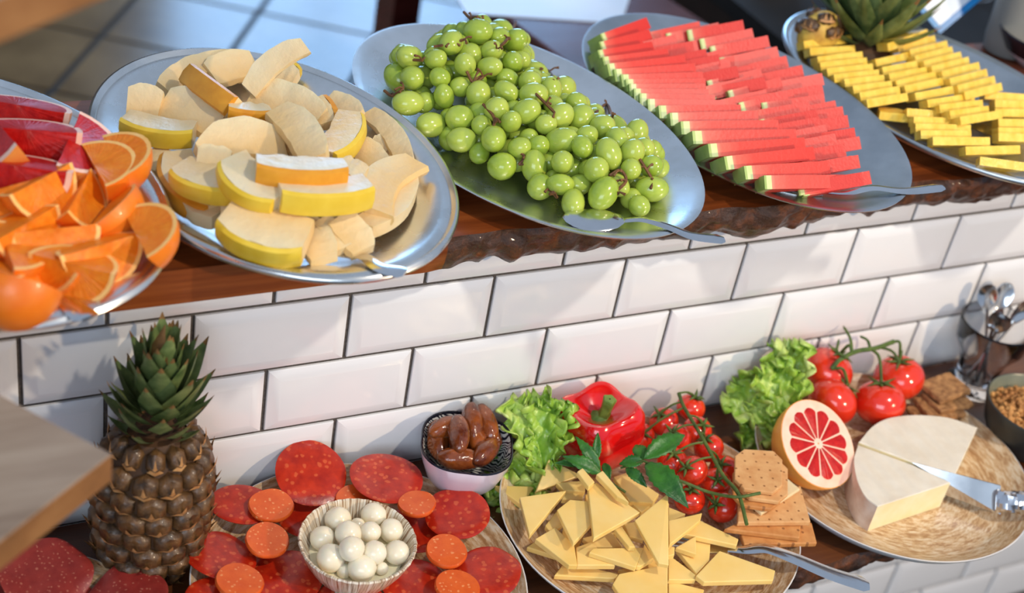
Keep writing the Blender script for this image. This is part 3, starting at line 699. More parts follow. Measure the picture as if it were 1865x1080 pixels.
for tx, rx in (((1345, 92), (1250, 118)), ((1400, 96), (1300, 122)), ((1402, 172), (1300, 196)), ((1428, 150), (1330, 176)), ((1385, 122), (1290, 148)), ((1450, 172), (1350, 198)), ((1300, 76), (1210, 98)), ((1378, 146), (1280, 170)), ((1392, 134), (1292, 158))):
    r = thing('watermelon_slice', 'watermelon slice wedged deep between the shingled rows', 'watermelon', 'watermelon slices wedged between rows', slice_pose(at(*tx, ZP + .030), at(*rx, ZP + .016))); link('flesh', WF, r); link('rind', WR, r)
fork_parts('serving_fork', 'steel fork with slim handle under the watermelon slices', [at(1500, 350, ZP + .012), at(1540, 352, ZP + .016), at(1590, 342, ZU + .030), at(1650, 348, ZU + .034), at(1718, 341, ZU + .036)], width=.006)

# ------------------------------------------------------------------ pineapple slices
def pa_geo(th=.0095):
    o = [(0, 0), (.1, 0), (.092, -.016), (.07, -.030), (.03, -.035), (.006, -.024)]
    g = prism([Vector((x, y, th / 2)) for x, y in o], th, Vector((0, 0, -1))); return g[0], g[1], [0, 0, 0, 1, 1, 1, 1, 0]
PS = mesh('pineapple_slice', pa_geo(), ['pa', 'pa_rind'], False)
def pc(x, y): return (1400 + x / 3.176, y / 3.176)
rows = []
L1 = [(205, 260), (240, 300), (285, 350), (300, 385), (340, 420), (380, 455), (440, 480), (490, 520), (530, 560), (570, 600)]; R1 = [(480, 225), (500, 285), (545, 320), (570, 355), (605, 390), (640, 425), (670, 455), (715, 490), (760, 520), (805, 560)]
L2 = [(620, 365), (660, 410), (700, 450), (740, 490), (790, 520), (850, 560), (920, 600), (990, 630), (1050, 665), (1110, 700)]; R2 = [(850, 315), (900, 365), (935, 405), (985, 430), (1030, 465), (1125, 510), (1190, 560), (1240, 600), (1275, 635), (1350, 660)]
R3 = [(965, 225), (1035, 255), (1065, 290), (1115, 320), (1160, 350), (1220, 380), (1265, 420), (1310, 460), (1350, 500)]; L3 = [(x - 215, y + 55) for x, y in R3]
L4 = [(800, 650), (840, 698), (850, 738), (880, 778), (950, 815), (1140, 872), (1222, 930)]; R4 = [(1090, 670), (1130, 708), (1170, 745), (1172, 780), (1280, 818), (1455, 865), (1480, 965)]
L5 = [(1250, 550), (1310, 600), (1310, 650), (1330, 710), (1330, 760), (1330, 792)]; R5 = [(1530, 570), (1560, 610), (1560, 655), (1580, 715), (1580, 765), (1580, 800)]
pll = ('pineapple slice in the row beside the watermelon platter', 'pineapple slice in the row between two other pineapple rows', 'pineapple slice in the row along the far platter rim behind the others', 'pineapple slice loosely stacked near the front platter rim', 'pineapple slice in the short stack by the right-hand rim')
pll = pll[:4] + ('pineapple slice in the short stack on the bowl side of the platter',)
for k, (Ls, Rs, hz) in enumerate(((L1, R1, .034), (L2, R2, .036), (L3, R3, .040), (L4, R4, .026), (L5, R5, .030))):
    for a, b in zip(Ls, Rs):
        z = ZP + hz; o = link('pineapple_slice', PS, None, slice_pose(at(*pc(*a), z), at(*pc(*b), z), (EL + Vector((0, 0, -.12))).normalized())); tag(o, pll[k], 'pineapple', f'pineapple slices, {("first", "second", "rear", "loose", "short")[k]} row')
tag(link('pineapple_slice', PS, None, slice_pose(at(*pc(690, 275), ZP + .046), at(*pc(920, 190), ZP + .05), (EL + Vector((0, -.6, 0))).normalized())), 'large pineapple slice standing against the leafy crown on the platter', 'pineapple')
tag(link('pineapple_slice', PS, None, slice_pose(at(*pc(640, 670), ZP + .016), at(*pc(840, 690), ZP + .018), Vector((0, -.97, .2)))), 'pineapple slice lying flat at the end of the row nearest the watermelon', 'pineapple')
fork_parts('serving_fork', 'steel fork at the bowl side of the pineapple platter', [at(1838, 254, ZP + .012), at(1870, 258, ZP + .02), at(1900, 262, ZU + .03), at(1960, 268, ZU + .034)], width=.006)

# ------------------------------------------------------------------ pineapple (whole) and crown
def leaf_geo(L, W, curl, n=8):
    v, f = [], []
    for i in range(n + 1):
        q = i / n; w_ = W * (1 - q ** 1.6) * (.82 + .36 * sin(q * pi)) + .0003; y = L * q; z = curl * L * q * q
        v += [(-w_, y, z + w_ * .35), (-w_ * .5, y, z + w_ * .06), (0, y, z - w_ * .08), (w_ * .5, y, z + w_ * .06), (w_, y, z + w_ * .35), (0, y, z - w_ * .08 - .0012 * (1 - q))]
    for i in range(n):
        for k in range(4): f.append((i * 6 + k, i * 6 + k + 1, i * 6 + 7 + k, i * 6 + 6 + k))
        for a, b in ((4, 5), (5, 0)): f.append((i * 6 + a, i * 6 + b, i * 6 + 6 + b, i * 6 + 6 + a))
    return v, f, [1 if i // 6 >= n - 1 else 0 for i in range(n * 6)]
LM = [mesh('crown_leaf', leaf_geo(.058, .0095, c), ['leaf', 'leaf_dry'], True, 60) for c in (.05, .18, .32)]
LD = mesh('crown_leaf_dry', leaf_geo(.055, .009, .3), ['leaf_dry', 'leaf_dry'], True, 60)
def crown(root, base, axis, n, H, spread0, spread1, ls, rnd, rbase=.017, lw=1.4):
    ax = Vector(axis).normalized(); s = ax.cross(Vector((0, 1, 0))).normalized(); t2 = ax.cross(s)
    for i in range(n):
        q = i / (n - 1); a = i * 2.39996 + rnd.uniform(-.15, .15); rad = s * cos(a) + t2 * sin(a)
        sp = radians(spread0 + (spread1 - spread0) * q + rnd.uniform(-6, 6)); d = (ax * cos(sp) + rad * sin(sp)).normalized()
        p = Vector(base) + ax * (H * q) + rad * rbase * (1 - .65 * q)
        z = (ax - d * ax.dot(d)); z = (z if z.length > .01 else rad * -1).normalized(); x = d.cross(z); sc = ls * (.60 + .42 * sin(min(1, q * 1.25) * pi * .75)) * rnd.uniform(.9, 1.1)
        m = Matrix((x, d, z)).transposed().to_4x4() @ Matrix.Diagonal((sc * lw, sc, sc, 1)); m.translation = p
        link('leaf', LD if i in (2, n - 4) else LM[0 if q > .6 else 1 if q > .25 else 2], root, m)
bx, by = .101, -.068
pn = thing('pineapple', 'whole ripe pineapple standing against the white tiles', 'pineapple', loc=(bx, by, ZL)); axp = Vector((.035, .0, 1)).normalized()
HB = .163; RB = .0500
def prof(q): return RB * (1 - abs(2 * (q * .94 + .03) - .96) ** 3.2 * .52)
pr = [(.001, .001)] + [(prof(q / 16) * .97, HB * q / 16) for q in range(17)] + [(.001, HB + .002)]
shear = Matrix.Identity(4); shear[0][2] = .035
obj('body', lathe(pr, 28), 'pa_core', pn, shear)
def eye_geo():
    v, f, m = [], [], []
    n = 6
    ring0 = [(.0142 * cos(a), .0122 * sin(a), -.002) for a in [pi / 6 + k * pi / 3 for k in range(n)]]
    ring1 = [(.0132 * cos(a), .0114 * sin(a), .0030) for a in [pi / 6 + k * pi / 3 for k in range(n)]]
    ring2 = [(.0085 * cos(a), .0074 * sin(a), .0066) for a in [pi / 6 + k * pi / 3 for k in range(n)]]
    v = ring0 + ring1 + ring2 + [(0, 0, .0060)]
    for r in (0, 1):
        for k in range(n): f.append((r * n + k, r * n + (k + 1) % n, r * n + n + (k + 1) % n, r * n + n + k)); m.append(0)
    for k in range(n): f.append((12 + k, 12 + (k + 1) % n, 18)); m.append(0)
    # pointed bract rising over the lower half of the eye
    b = len(v); v += [(-.0105, -.0085, .0020), (0, -.0112, .0040), (.0105, -.0085, .0020), (-.0022, -.0045, .0074), (.0022, -.0045, .0074), (0, .0042, .0118), (0, -.004, .0086)]
    f += [(b, b + 1, b + 6, b + 3), (b + 1, b + 2, b + 4, b + 6), (b + 3, b + 6, b + 5), (b + 6, b + 4, b + 5)]; m += [1, 1, 1, 1]
    return v, f, m
EM = mesh('pineapple_eye', eye_geo(), ['pa_scale', 'pa_bract'], True, 50)
re_ = random.Random(11)
for row in range(8):
    q = (row + .5) / 8; z = HB * q; r = prof(q) * .975; cnt = 12 if 0 < row < 7 else 11
    for k in range(cnt):
        a = 2 * pi * (k + (.5 if row % 2 else 0) + re_.uniform(-.06, .06)) / cnt + row * .10; d = Vector((cos(a), sin(a), (prof(q - .03) - prof(q + .03)) / (HB * .06) * .9)).normalized()
        up = Vector((0, 0, 1)); up = (up - d * up.dot(d)).normalized(); x = up.cross(d); sc = re_.uniform(.93, 1.06)
        m = Matrix((x, up, d)).transposed().to_4x4() @ Matrix.Diagonal((sc * 1.08 * r / RB, sc * 1.06, sc * 1.2, 1)); m.translation = Vector((cos(a) * r + .035 * z, sin(a) * r, z)); link('eye', EM, pn, m)
crown(pn, (.035 * HB, 0, HB - .004), axp, 54, .070, 66, 3, 1.0, random.Random(4), .021)
# crown with cut top on the platter
cb = at(1575, 98, ZP + .012); pcn = thing('cut_pineapple', 'leafy cut-off pineapple top standing among the pineapple slices', 'pineapple', loc=cb)
obj('cut_top', sphere(20, 10, lambda p: Vector((p.x * .036, p.y * .036, max(-.010, p.z * .022)))), 'pa_core', pcn)
crown(pcn, (0, 0, .012), (.10, .25, 1), 60, .05, 84, 8, 1.9, random.Random(9), .02, .85)
hb = at(1492, 62, ZP + .026); hc = thing('pineapple_end', 'rough-skinned pineapple end piece behind the slices', 'pineapple', loc=hb)
obj('core', sphere(16, 10, lambda p: Vector((p.x * .03, p.y * .02, max(-.026, p.z * .03)))), 'pa_rind', hc)
for k in range(16):
    a = k * 2.4; e = .15 + .8 * (k % 8) / 8; d = Vector((cos(a) * sqrt(1 - e * e), sin(a) * sqrt(1 - e * e), e)); up = Vector((0, 0, 1)); up = (up - d * up.dot(d)).normalized(); x = up.cross(d)
    m = Matrix((x, up, d)).transposed().to_4x4() @ Matrix.Diagonal((.7, .7, .7, 1)); m.translation = Vector((d.x * .03, d.y * .02, d.z * .03)); link('eye', EM, hc, m)

# ------------------------------------------------------------------ stoneware plates
ZQ = ZL + .0065                                   # plate floor
def plate_geo(R=.160):
    pr = [(.001, .0065), (.55, .0065), (.74, .0072), (.84, .0105), (.92, .0165), (.975, .0238), (.992, .0262), (1.0, .0258), (.995, .0235), (.94, .0135), (.86, .006), (.72, .0), (.001, .0)]
    return lathe([(r * R, z) for r, z in pr], 96, mi=[0] * 6 + [1] * 6)
pm = mesh('plate', plate_geo(), ['plate', 'plate_edge'], True, 50)
for (x, y), lab in (((-.056, -.200), 'round beige stoneware plate of dark cured ham slices'), ((.279, -.170), 'round beige stoneware plate of chorizo around the mozzarella bowl'),
                    ((.601, -.168), 'round beige stoneware plate heaped with cheese triangles'), ((.924, -.168), 'round beige stoneware plate holding the white-rind cheese')):
    tag(link('stoneware_plate', pm, None, RZ(random.uniform(0, 6), (x, y, ZL))), lab, 'plate', 'round stoneware plates')

# ------------------------------------------------------------------ sausage slices
def disc_geo(rx, ry, th, seed, wav=.0022, n=36):
    v, f = [], []; rr = (0, .35, .7, .95, 1.0)
    for s in (1, -1):
        for r in rr:
            for k in range(n):
                a = 2 * pi * k / n; R_ = 1 + .05 * noise.noise(Vector((cos(a) * 1.3 + seed, sin(a) * 1.3, seed)))
                x, y = rx * r * R_ * cos(a), ry * r * R_ * sin(a); z = wav * noise.noise(Vector((x * 26 + seed, y * 26, seed))) * (r ** 1.5) * 2
                v.append((x, y, z + (th / 2 if s > 0 else -th / 2) * (1 if r < 1 else .3)))
    m = len(rr) * n
    for b in (0, m):
        for i in range(len(rr) - 1):
            for k in range(n): f.append((b + i * n + k, b + i * n + (k + 1) % n, b + i * n + n + (k + 1) % n, b + i * n + n + k))
    for k in range(n): f.append((m - n + k, m - n + (k + 1) % n, 2 * m - n + (k + 1) % n, 2 * m - n + k))
    return v, f
def lay(name, geo, mat, px, py, z, tilt, label, cat, group, rz=0):
    p = at(px, py, z); up = (Vector((0, 0, 1)) + Vector((tilt[0], tilt[1], 0))).normalized()
    m = frame(p, Vector((cos(rz), sin(rz), 0)), up); o = obj(name, geo, mat, None, m, auto=50); return tag(o, label, cat, group)
def sc(x, y): return (320 + x / 2.826, 780 + y / 2.826)
lc = 'thin red chorizo slice laid around the mozzarella bowl'
for i, (x, y, r, h, tl, sq) in enumerate(((700, 232, .0365, .038, (.02, -.38), 1), (1085, 255, .0370, .037, (-.05, -.38), 1), (345, 390, .0330, .026, (.25, -.2), .82), (690, 440, .0345, .010, (0, -.05), 1), (230, 655, .0360, .022, (.2, 0), .9), (560, 770, .0370, .010, (0, 0), .95),
        (1450, 440, .0345, .026, (-.22, -.12), .95), (1235, 520, .0330, .009, (0, 0), 1), (1605, 740, .0350, .022, (-.2, -.05), .95), (1235, 800, .0350, .009, (0, 0), .95), (900, 905, .034, .009, (0, 0), 1), (230, 900, .034, .008, (0, 0), 1), (1500, 930, .034, .008, (0, 0), 1), (600, 980, .034, .008, (0, 0), 1))):
    lay('chorizo_slice', disc_geo(r, r * sq, .0022, i * 3.7 + .4, .0013), 'chorizo', *sc(x, y), ZQ + h, tl, 'chorizo slice propped on the plate rim against the tiles' if i < 2 else lc, 'chorizo', 'chorizo slices on the stoneware plate', i * 1.3)
ls_ = 'small orange sausage slice lying on the chorizo'
for i, (x, y, r, h, tl) in enumerate(((490, 400, .0225, .026, (.1, -.05)), (470, 577, .0225, .024, (.1, 0)), (328, 790, .0230, .022, (.05, 0)), (930, 375, .0215, .020, (0, -.1)), (1242, 390, .0200, .030, (-.3, -.05)), (1393, 635, .0215, .022, (-.05, 0)), (1450, 818, .0220, .020, (0, 0)))):
    lay('sausage_slice', disc_geo(r, r * .94, .0055, 50 + i * 2.3, .0008), 'sausage', *sc(x, y), ZQ + h + .006, tl, ls_, 'sausage', 'orange sausage slices', i * .9)
for i, (px, py, r, h, tl, sq, rz) in enumerate(((85, 1045, .040, .030, (.05, -.15), 1, .3), (232, 1085, .038, .026, (-.25, -.1), .95, 1), (18, 1075, .040, .024, (.1, 0), 1, 2), (-60, 1060, .04, .02, (0, 0), 1, 0), (120, 1130, .04, .012, (0, 0), 1, 0), (-20, 1120, .04, .012, (0, 0), 1, 0))):
    lay('ham_slice', disc_geo(r, r * sq, .002, 90 + i * 2.1, .004), 'ham', px, py, ZQ + h, tl, 'dark cured ham slice on the plate beneath the wooden rack', 'ham', 'cured ham slices', rz)

# ------------------------------------------------------------------ mozzarella bowl
mc0 = at(652, 984, ZQ + .048); mb = thing('mozzarella_bowl', 'small ribbed brown-streaked bowl of mozzarella balls', 'bowl', loc=(mc0.x, mc0.y, ZQ + .004))
obj('bowl', lathe([(.001, .008), (.028, .008), (.038, .016), (.047, .030), (.0535, .0445), (.0555, .0455), (.0565, .044), (.051, .030), (.042, .013), (.032, .004), (.030, 0), (.001, 0)], 72, fn=lambda a, r, z: 1 + (.006 * cos(36 * a) if r > .035 else 0)), 'ribbed', mb)
b0 = Vector(mb.location)
wh = obj('whey', lathe([(.001, .027), (.0448, .027), (.0445, .024), (.001, .024)], 40), 'whey', mb)
BG = [mesh('mozzarella_ball', sphere(20, 14, lambda p, s=s: p * (.0126 * (1 + .05 * noise.noise(p * 1.6 + Vector((s, 0, 0)))) )), 'mozz') for s in (1, 4, 8)]
for i, (x, y, r, h) in enumerate(((835, 472, 70, .036), (1018, 447, 66, .038), (755, 568, 65, .035), (888, 545, 68, .044), (1000, 535, 56, .045), (1110, 527, 62, .037), (905, 620, 65, .053), (1024, 640, 60, .045), (1138, 640, 65, .036), (798, 668, 72, .038), (958, 720, 72, .037), (1060, 722, 34, .032), (868, 735, 40, .030), (935, 500, 40, .036))):
    s = r / 66; m = Matrix.Rotation(i * 1.7, 4, 'X') @ Matrix.Diagonal((s, s * .96, s, 1)); m.translation = at(*sc(x, y), b0.z + h)
    tag(link('mozzarella_ball', BG[i % 3], None, m), 'white mozzarella ball in the ribbed bowl', 'mozzarella', 'mozzarella balls')
fork_parts('table_fork', 'steel fork resting beside the mozzarella bowl', [at(640, 1110, ZQ + .014), at(655, 1160, ZQ + .02), at(670, 1240, ZQ + .03), at(685, 1330, ZQ + .032)], width=.006)

# ------------------------------------------------------------------ bowl of dates
dzr = .068; dc = at(842, 790, ZL + dzr); dc.y = min(dc.y, -.059)
dbw = thing('date_bowl', 'small patterned bowl with navy rim holding dates', 'bowl', loc=(dc.x, dc.y, ZL))
def sq(a, r, z):
    k = max(0, (r - .02) / .03); return 1 + .10 * k * (abs(cos(2 * (a - .35))) ** 1.5 - .5)
dpr = [(r_, z_ * 1.133) for r_, z_ in [(.001, .016), (.026, .017), (.036, .028), (.043, .046), (.0475, .0585), (.0485, .060), (.0498, .0605), (.0505, .059), (.047, .046), (.040, .028), (.030, .014), (.024, .012), (.023, 0), (.001, 0)]]
obj('bowl', lathe(dpr, 64, fn=sq, mi=[0, 0, 0, 0, 1, 1, 1, 2, 2, 2, 2, 2, 2]), ['pattern', 'navy', 'lilac'], dbw)
def date_geo(sd):
    def fn(p):
        w_ = 1 + .05 * noise.noise(Vector((p.x * 9, p.y * 9, p.z * 1.2 + sd))) + .05 * sin(6 * atan2(p.y, p.x) + 3 * p.z + sd); return Vector((p.x * .0122 * w_, p.y * .0116 * w_, p.z * .0250 * (1 + .04 * p.z)))
    return sphere(22, 16, fn)
DM = [mesh('date', date_geo(s), 'date') for s in (0, 2.2, 5.1)]
for i, (x, y, ang, h, st) in enumerate(((192, 300, -22, .060, .1), (190, 465, 82, .050, .2), (345, 272, 80, .062, .3), (318, 430, 84, .066, .15), (420, 470, 68, .052, .2), (508, 352, 62, .058, .2), (478, 545, -48, .052, .1), (322, 585, 0, .050, .1), (270, 380, 60, .044, 0), (420, 330, 40, .046, 0))):
    px, py = 740 + x / 3.33, 660 + y / 3.33; z = ZL + h + .010; d = idir(px, py, ang, z) + Vector((0, 0, -st)); p = at(px, py, z)
    p.x = dc.x + max(-.032, min(.032, p.x - dc.x)); p.y = dc.y + max(-.028, min(.024, p.y - dc.y))
    m = d.to_track_quat('Z', 'X').to_matrix().to_4x4(); m.translation = p; tag(link('date', DM[i % 3], None, m), 'glossy brown wrinkled date in the patterned bowl', 'date', 'dates in the bowl')

# ------------------------------------------------------------------ lettuce
def lettuce_leaf(L, W, curl, sd, ruf=1.0):
    NU, NV = 36, 34; v, f = [], []
    for j in range(NV + 1):
        q = j / NV; w_ = W * (.30 + .70 * sin(min(1, q * 1.05) * pi * .62)) * (1 if q < .9 else 1 - (q - .9) * 2.2)
        for i in range(NU + 1):
            t_ = 2 * i / NU - 1; e = max(abs(t_) ** 2.2, max(0, (q - .62) / .38) ** 1.6)
            x = w_ * t_; y = L * q
            e *= .9; rfl = ruf * e * (.010 * sin(15 * q + 7 * t_ + sd) + .008 * sin(33 * q - 12 * t_ + sd * 2) + .007 * noise.noise(Vector((x * 70, y * 70, sd))))
            z = curl * L * q * q + .35 * W * t_ * t_ + rfl + .003 * noise.noise(Vector((x * 40, y * 40, sd + 3))) - .004 * math.exp(-(t_ * 9) ** 2) * (1 - q)
            v.append((x + ruf * e * .007 * sin(26 * q + sd), y + ruf * e * .006 * sin(19 * t_ + sd), z))
    S = NU + 1; n0 = len(v)
    for j in range(NV):
        for i in range(NU): f.append((j * S + i, j * S + i + 1, (j + 1) * S + i + 1, (j + 1) * S + i))
    return v, f
def lettuce(label, leaves):
    r = None
    for (p, d, up, L, W, curl, sd) in leaves:
        if r is None: r = thing('lettuce', label, 'lettuce', 'lettuce leaves', loc=p)
        d = Vector(d).normalized(); up = Vector(up); up = (up - d * up.dot(d)).normalized(); x = d.cross(up)
        m = Matrix((x, d, up)).transposed().to_4x4(); m.translation = Vector(p) - Vector(r.location)
        o = obj('leaf', lettuce_leaf(L, W, curl, sd), 'lettuce', r, m, auto=180); k = o.modifiers.new('thick', 'SOLIDIFY'); k.thickness = .0008
    return r
UPI = -DOWN
q0 = at(984, 858, ZL + .034)
lettuce('frilly green lettuce leaves between the date bowl and red pepper', [
    (q0 + Vector((.004, -.006, 0)), UPI * .9 - RIGHT * .22, TOCAM + RIGHT * .2, .085, .030, -.25, 1.0),
    (q0 + Vector((.006, .004, .004)), UPI * .8 + RIGHT * .1, TOCAM, .066, .026, -.2, 2.7),
    (q0 + Vector((.002, -.012, -.012)), -RIGHT * .95 - UPI * .30, TOCAM + UPI * .5, .056, .022, -.10, 4.4),
    (q0 + Vector((.010, -.008, -.010)), -RIGHT * .6 + UPI * .05, TOCAM + UPI * .2, .066, .028, -.1, 6.1)])
q1 = at(1440, 775, ZL + .030)
lettuce('ruffled lettuce leaf against the tiles beside the vine tomatoes', [
    (q1 + Vector((.004, .006, 0)), UPI * .9 - RIGHT * .02, TOCAM - RIGHT * .3, .092, .026, -.1, 3.3),
    (q1, UPI * .55 - RIGHT * .75, TOCAM + UPI * .2, .080, .030, -.2, 5.5),
    (q1 + Vector((-.006, -.004, -.006)), -RIGHT * .6 + UPI * .1, TOCAM + UPI * .3, .052, .028, -.1, 7.2),
    (q1 + Vector((.0, .0, .004)), UPI * .9 - RIGHT * .35, TOCAM, .072, .026, .05, 9.1)])

# ------------------------------------------------------------------ red pepper
pp = at(1080, 768, ZQ + .050); pp.y = min(pp.y, -.064)
pep = thing('red_pepper', 'whole glossy red bell pepper with green stem', 'pepper', mw=frame(pp, RIGHT, (UPI * .75 + TOCAM * .55 + RIGHT * .12)))
def pepf(p):
    a = atan2(p.y, p.x); e = sqrt(max(0, 1 - p.z * p.z)); lob = 1 + .075 * cos(4 * a + .5) * min(1, e * 1.4) + .03 * cos(2 * a)
    r = .0425 * lob * (e ** .66 if e > 0 else 0); z = p.z * .043
    if p.z > .3: z = .043 * (.3 + .7 * (p.z - .3) / .7) ; z -= .030 * max(0, 1 - (e / .72)) ** 1.1; z += .006 * cos(4 * a + .5) * e * (1 - p.z) * 2
    return Vector((r * cos(a) * (1.02 - .10 * (.5 - p.z * .5)), r * sin(a) * (1.0 - .10 * (.5 - p.z * .5)), z))
obj('flesh', sphere(64, 40, lambda p: pepf(p) * 1.1), 'pepper', pep)
obj('stem', join(lathe([(.001, .012), (.015, .0135), (.0125, .0175), (.0065, .021), (.0056, .028), (.0062, .036), (.0072, .043), (.0066, .0445), (.001, .044)], 20, fn=lambda a, r, z: 1 + .12 * cos(5 * a))), 'stem_g', pep, Matrix.Rotation(radians(14), 4, 'Y'))

# ------------------------------------------------------------------ tomatoes
def tom_geo(r, lob=.03): return sphere(28, 18, lambda p: Vector((p.x, p.y, 0)) * r * (1 + lob * cos(5 * atan2(p.y, p.x)) * max(0, p.z)) + Vector((0, 0, p.z * r * .86 - r * .16 * math.exp(-((p.x ** 2 + p.y ** 2) / .05)) * (1 if p.z > 0 else 0))))
CT, BT = mesh('cherry_tomato', tom_geo(.0168, .01), 'tomato'), mesh('tomato', tom_geo(.0305, .03), 'tomato')
def calyx(r, n=5, L=.012):
    gs = []
    for k in range(n):
        a = 2 * pi * k / n + .3; d = Vector((cos(a), sin(a), 0)); s = Vector((-sin(a), cos(a), 0)); P = [Vector((0, 0, .001)), d * L * .45 + Vector((0, 0, .003)), d * L + Vector((0, 0, .006 if k % 2 else .001))]
        gs.append(tube(P, [.0016, .0019, .0003], 5))
    return join(*gs)
CX, BX = mesh('calyx', calyx(0), 'vine'), mesh('calyx_large', calyx(0, 6, .019), 'vine')
vt = thing('cherry_tomato_vine', 'cherry tomatoes on a green vine between pepper and crackers', 'tomatoes', loc=at(1262, 880, ZQ)); o0 = Vector(vt.location); rt = random.Random(2); tops = []
for (px, py, h) in ((1209, 768, .030), (1258, 742, .036), (1166, 796, .020), (1232, 799, .040), (1270, 784, .036), (1224, 840, .034), (1262, 858, .040), (1291, 816, .034), (1256, 910, .018), (1316, 924, .018), (1303, 880, .022), (1318, 856, .022)):
    p = at(px, py, ZQ + h); p.y = min(p.y, -.026); d = (TOCAM * rt.uniform(.3, .8) + UPI * rt.uniform(.1, .7) + RIGHT * rt.uniform(-.5, .5)).normalized(); m = d.to_track_quat('Z', 'X').to_matrix().to_4x4(); m.translation = p - o0
    tm_ = link('tomato', CT, vt, m); cx = link('calyx', CX, tm_, Matrix.Translation((0, 0, .0128))); tops.append(p - o0 + d * .015)
main = [at(1236, 716, ZQ + .066), at(1246, 742, ZQ + .062), at(1275, 790, ZQ + .062), at(1298, 832, ZQ + .060), at(1318, 868, ZQ + .058), at(1345, 900, ZQ + .062), at(1360, 955, ZQ + .058)]
br = [at(1215, 868, ZQ + .058), at(1250, 880, ZQ + .056), at(1290, 896, ZQ + .052), at(1340, 905, ZQ + .062), at(1385, 898, ZQ + .068)]
gs = [tube([p - o0 for p in spline(main, 6)], .0021, 8), tube([p - o0 for p in spline(br, 6)], .0017, 8)]
nodes = [p - o0 for p in spline(main, 3) + spline(br, 3)]
for tp in tops:
    q = min(nodes, key=lambda n_: (n_ - tp).length); mid = (q + tp) / 2 + Vector((0, 0, .004)); gs.append(tube(spline([tp, mid, q], 4), .0012, 6))
obj('vine_stem', join(*gs), 'vine', vt)
bt = thing('tomato_vine', 'four large red tomatoes on the vine behind the grapefruit half', 'tomatoes', loc=at(1575, 745, ZQ)); o0 = Vector(bt.location); tops = []
for (px, py, h, d) in ((1500, 667, .050, UPI * .8 + RIGHT * .5 + TOCAM * .3), (1516, 731, .036, UPI * .7 + RIGHT * .7), (1602, 733, .034, UPI + TOCAM * .35), (1637, 688, .040, UPI * .8 + TOCAM * .5 - RIGHT * .1)):
    p = at(px, py, ZQ + h); p.y = min(p.y, -.038); d = d.normalized(); m = d.to_track_quat('Z', 'X').to_matrix().to_4x4(); m.translation = p - o0; tm_ = link('tomato', BT, bt, m); link('calyx', BX, tm_, Matrix.Translation((0, 0, .0225))); tops.append(p - o0 + d * .026)
mn = [at(1628, 622, ZQ + .088), at(1595, 634, ZQ + .086), at(1560, 640, ZQ + .084), at(1530, 655, ZQ + .080), at(1515, 672, ZQ + .07)]
gs = [tube([p - o0 for p in spline(mn, 6)], .0028, 8)]; nodes = [p - o0 for p in spline(mn, 4)]
for tp in tops: q = min(nodes, key=lambda n_: (n_ - tp).length); gs.append(tube(spline([tp, (q + tp) / 2 + Vector((0, 0, .012)), q], 5), .0019, 6))
for a, b, c in (((1552, 640), (1548, 615), (1536, 594)), ((1540, 650), (1525, 640), (1528, 618)), ((1585, 636), (1580, 620), (1566, 612)), ((1600, 632), (1625, 640), (1640, 662))):
    gs.append(tube(spline([at(*a, ZQ + .084) - o0, at(*b, ZQ + .09) - o0, at(*c, ZQ + .092) - o0], 5), [.0018] * 5 + [.0016] * 5 + [.0006], 6))
obj('vine_stem', join(*gs), 'vine', bt)

# ------------------------------------------------------------------ mint
def mint_leaf(a, b, w_, up):
    d = b - a; L = d.length; x = d.normalized(); up = (up - x * up.dot(x)).normalized(); s = x.cross(up); n = 16; v, f = [], []
    for i in range(n + 1):
        q = i / n; ww = w_ * sin(pi * q ** .8) * (1 + (.12 if i % 2 else -.06)) + .0002; arch = up * (.10 * L * sin(pi * q))
        for k, t_ in enumerate((-1, -.5, 0, .5, 1)): v.append(a + d * q + arch + s * ww * t_ + up * (abs(t_) * ww * .30) + up * (.0006 * (1 if i % 2 else 0) * (t_ != 0)))
    for i in range(n):
        for k in range(4): f.append((i * 5 + k, i * 5 + k + 1, i * 5 + 6 + k, i * 5 + 5 + k))
    return v, f
def c2(x, y): return (740 + x / 3.33, 660 + y / 3.33)
def mint(label, base, leaves, stem):
    r = thing('mint_sprig', label, 'mint', 'mint sprigs', loc=base); o = Vector(base)
    for (a, b, za, zb, w_) in leaves:
        l = obj('leaf', mint_leaf(at(*c2(*a), ZQ + za) - o, at(*c2(*b), ZQ + zb) - o, w_ * .72, TOCAM * .8 + UPI * .4), 'mint', r, auto=60); k = l.modifiers.new('thick', 'SOLIDIFY'); k.thickness = .0005
    obj('stem', tube(spline([at(*c2(x, y), ZQ + z) - o for x, y, z in stem], 5), .0013, 6), 'vine', r)
mint('small mint sprig in front of the red pepper', at(*c2(1170, 680), ZQ + .05), [((1175, 660), (1025, 448), .055, .075, .0085), ((1180, 675), (945, 568), .055, .064, .0105), ((1150, 600), (1162, 425), .060, .080, .006), ((1060, 620), (900, 612), .05, .052, .006), ((1200, 610), (1235, 720), .055, .050, .006)], [(1120, 560, .066), (1180, 670, .055), (1250, 735, .050), (1330, 788, .048)])
mint('broad-leaved mint sprig lying over the cherry tomatoes', at(*c2(1440, 620), ZQ + .06), [((1440, 585), (1690, 440), .074, .082, .014), ((1450, 610), (1712, 885), .072, .062, .017), ((1440, 600), (1290, 618), .070, .060, .009), ((1330, 640), (1460, 758), .062, .056, .008), ((1440, 590), (1390, 500), .070, .070, .010)], [(1300, 640, .058), (1400, 610, .068), (1445, 600, .072), (1500, 640, .072)])

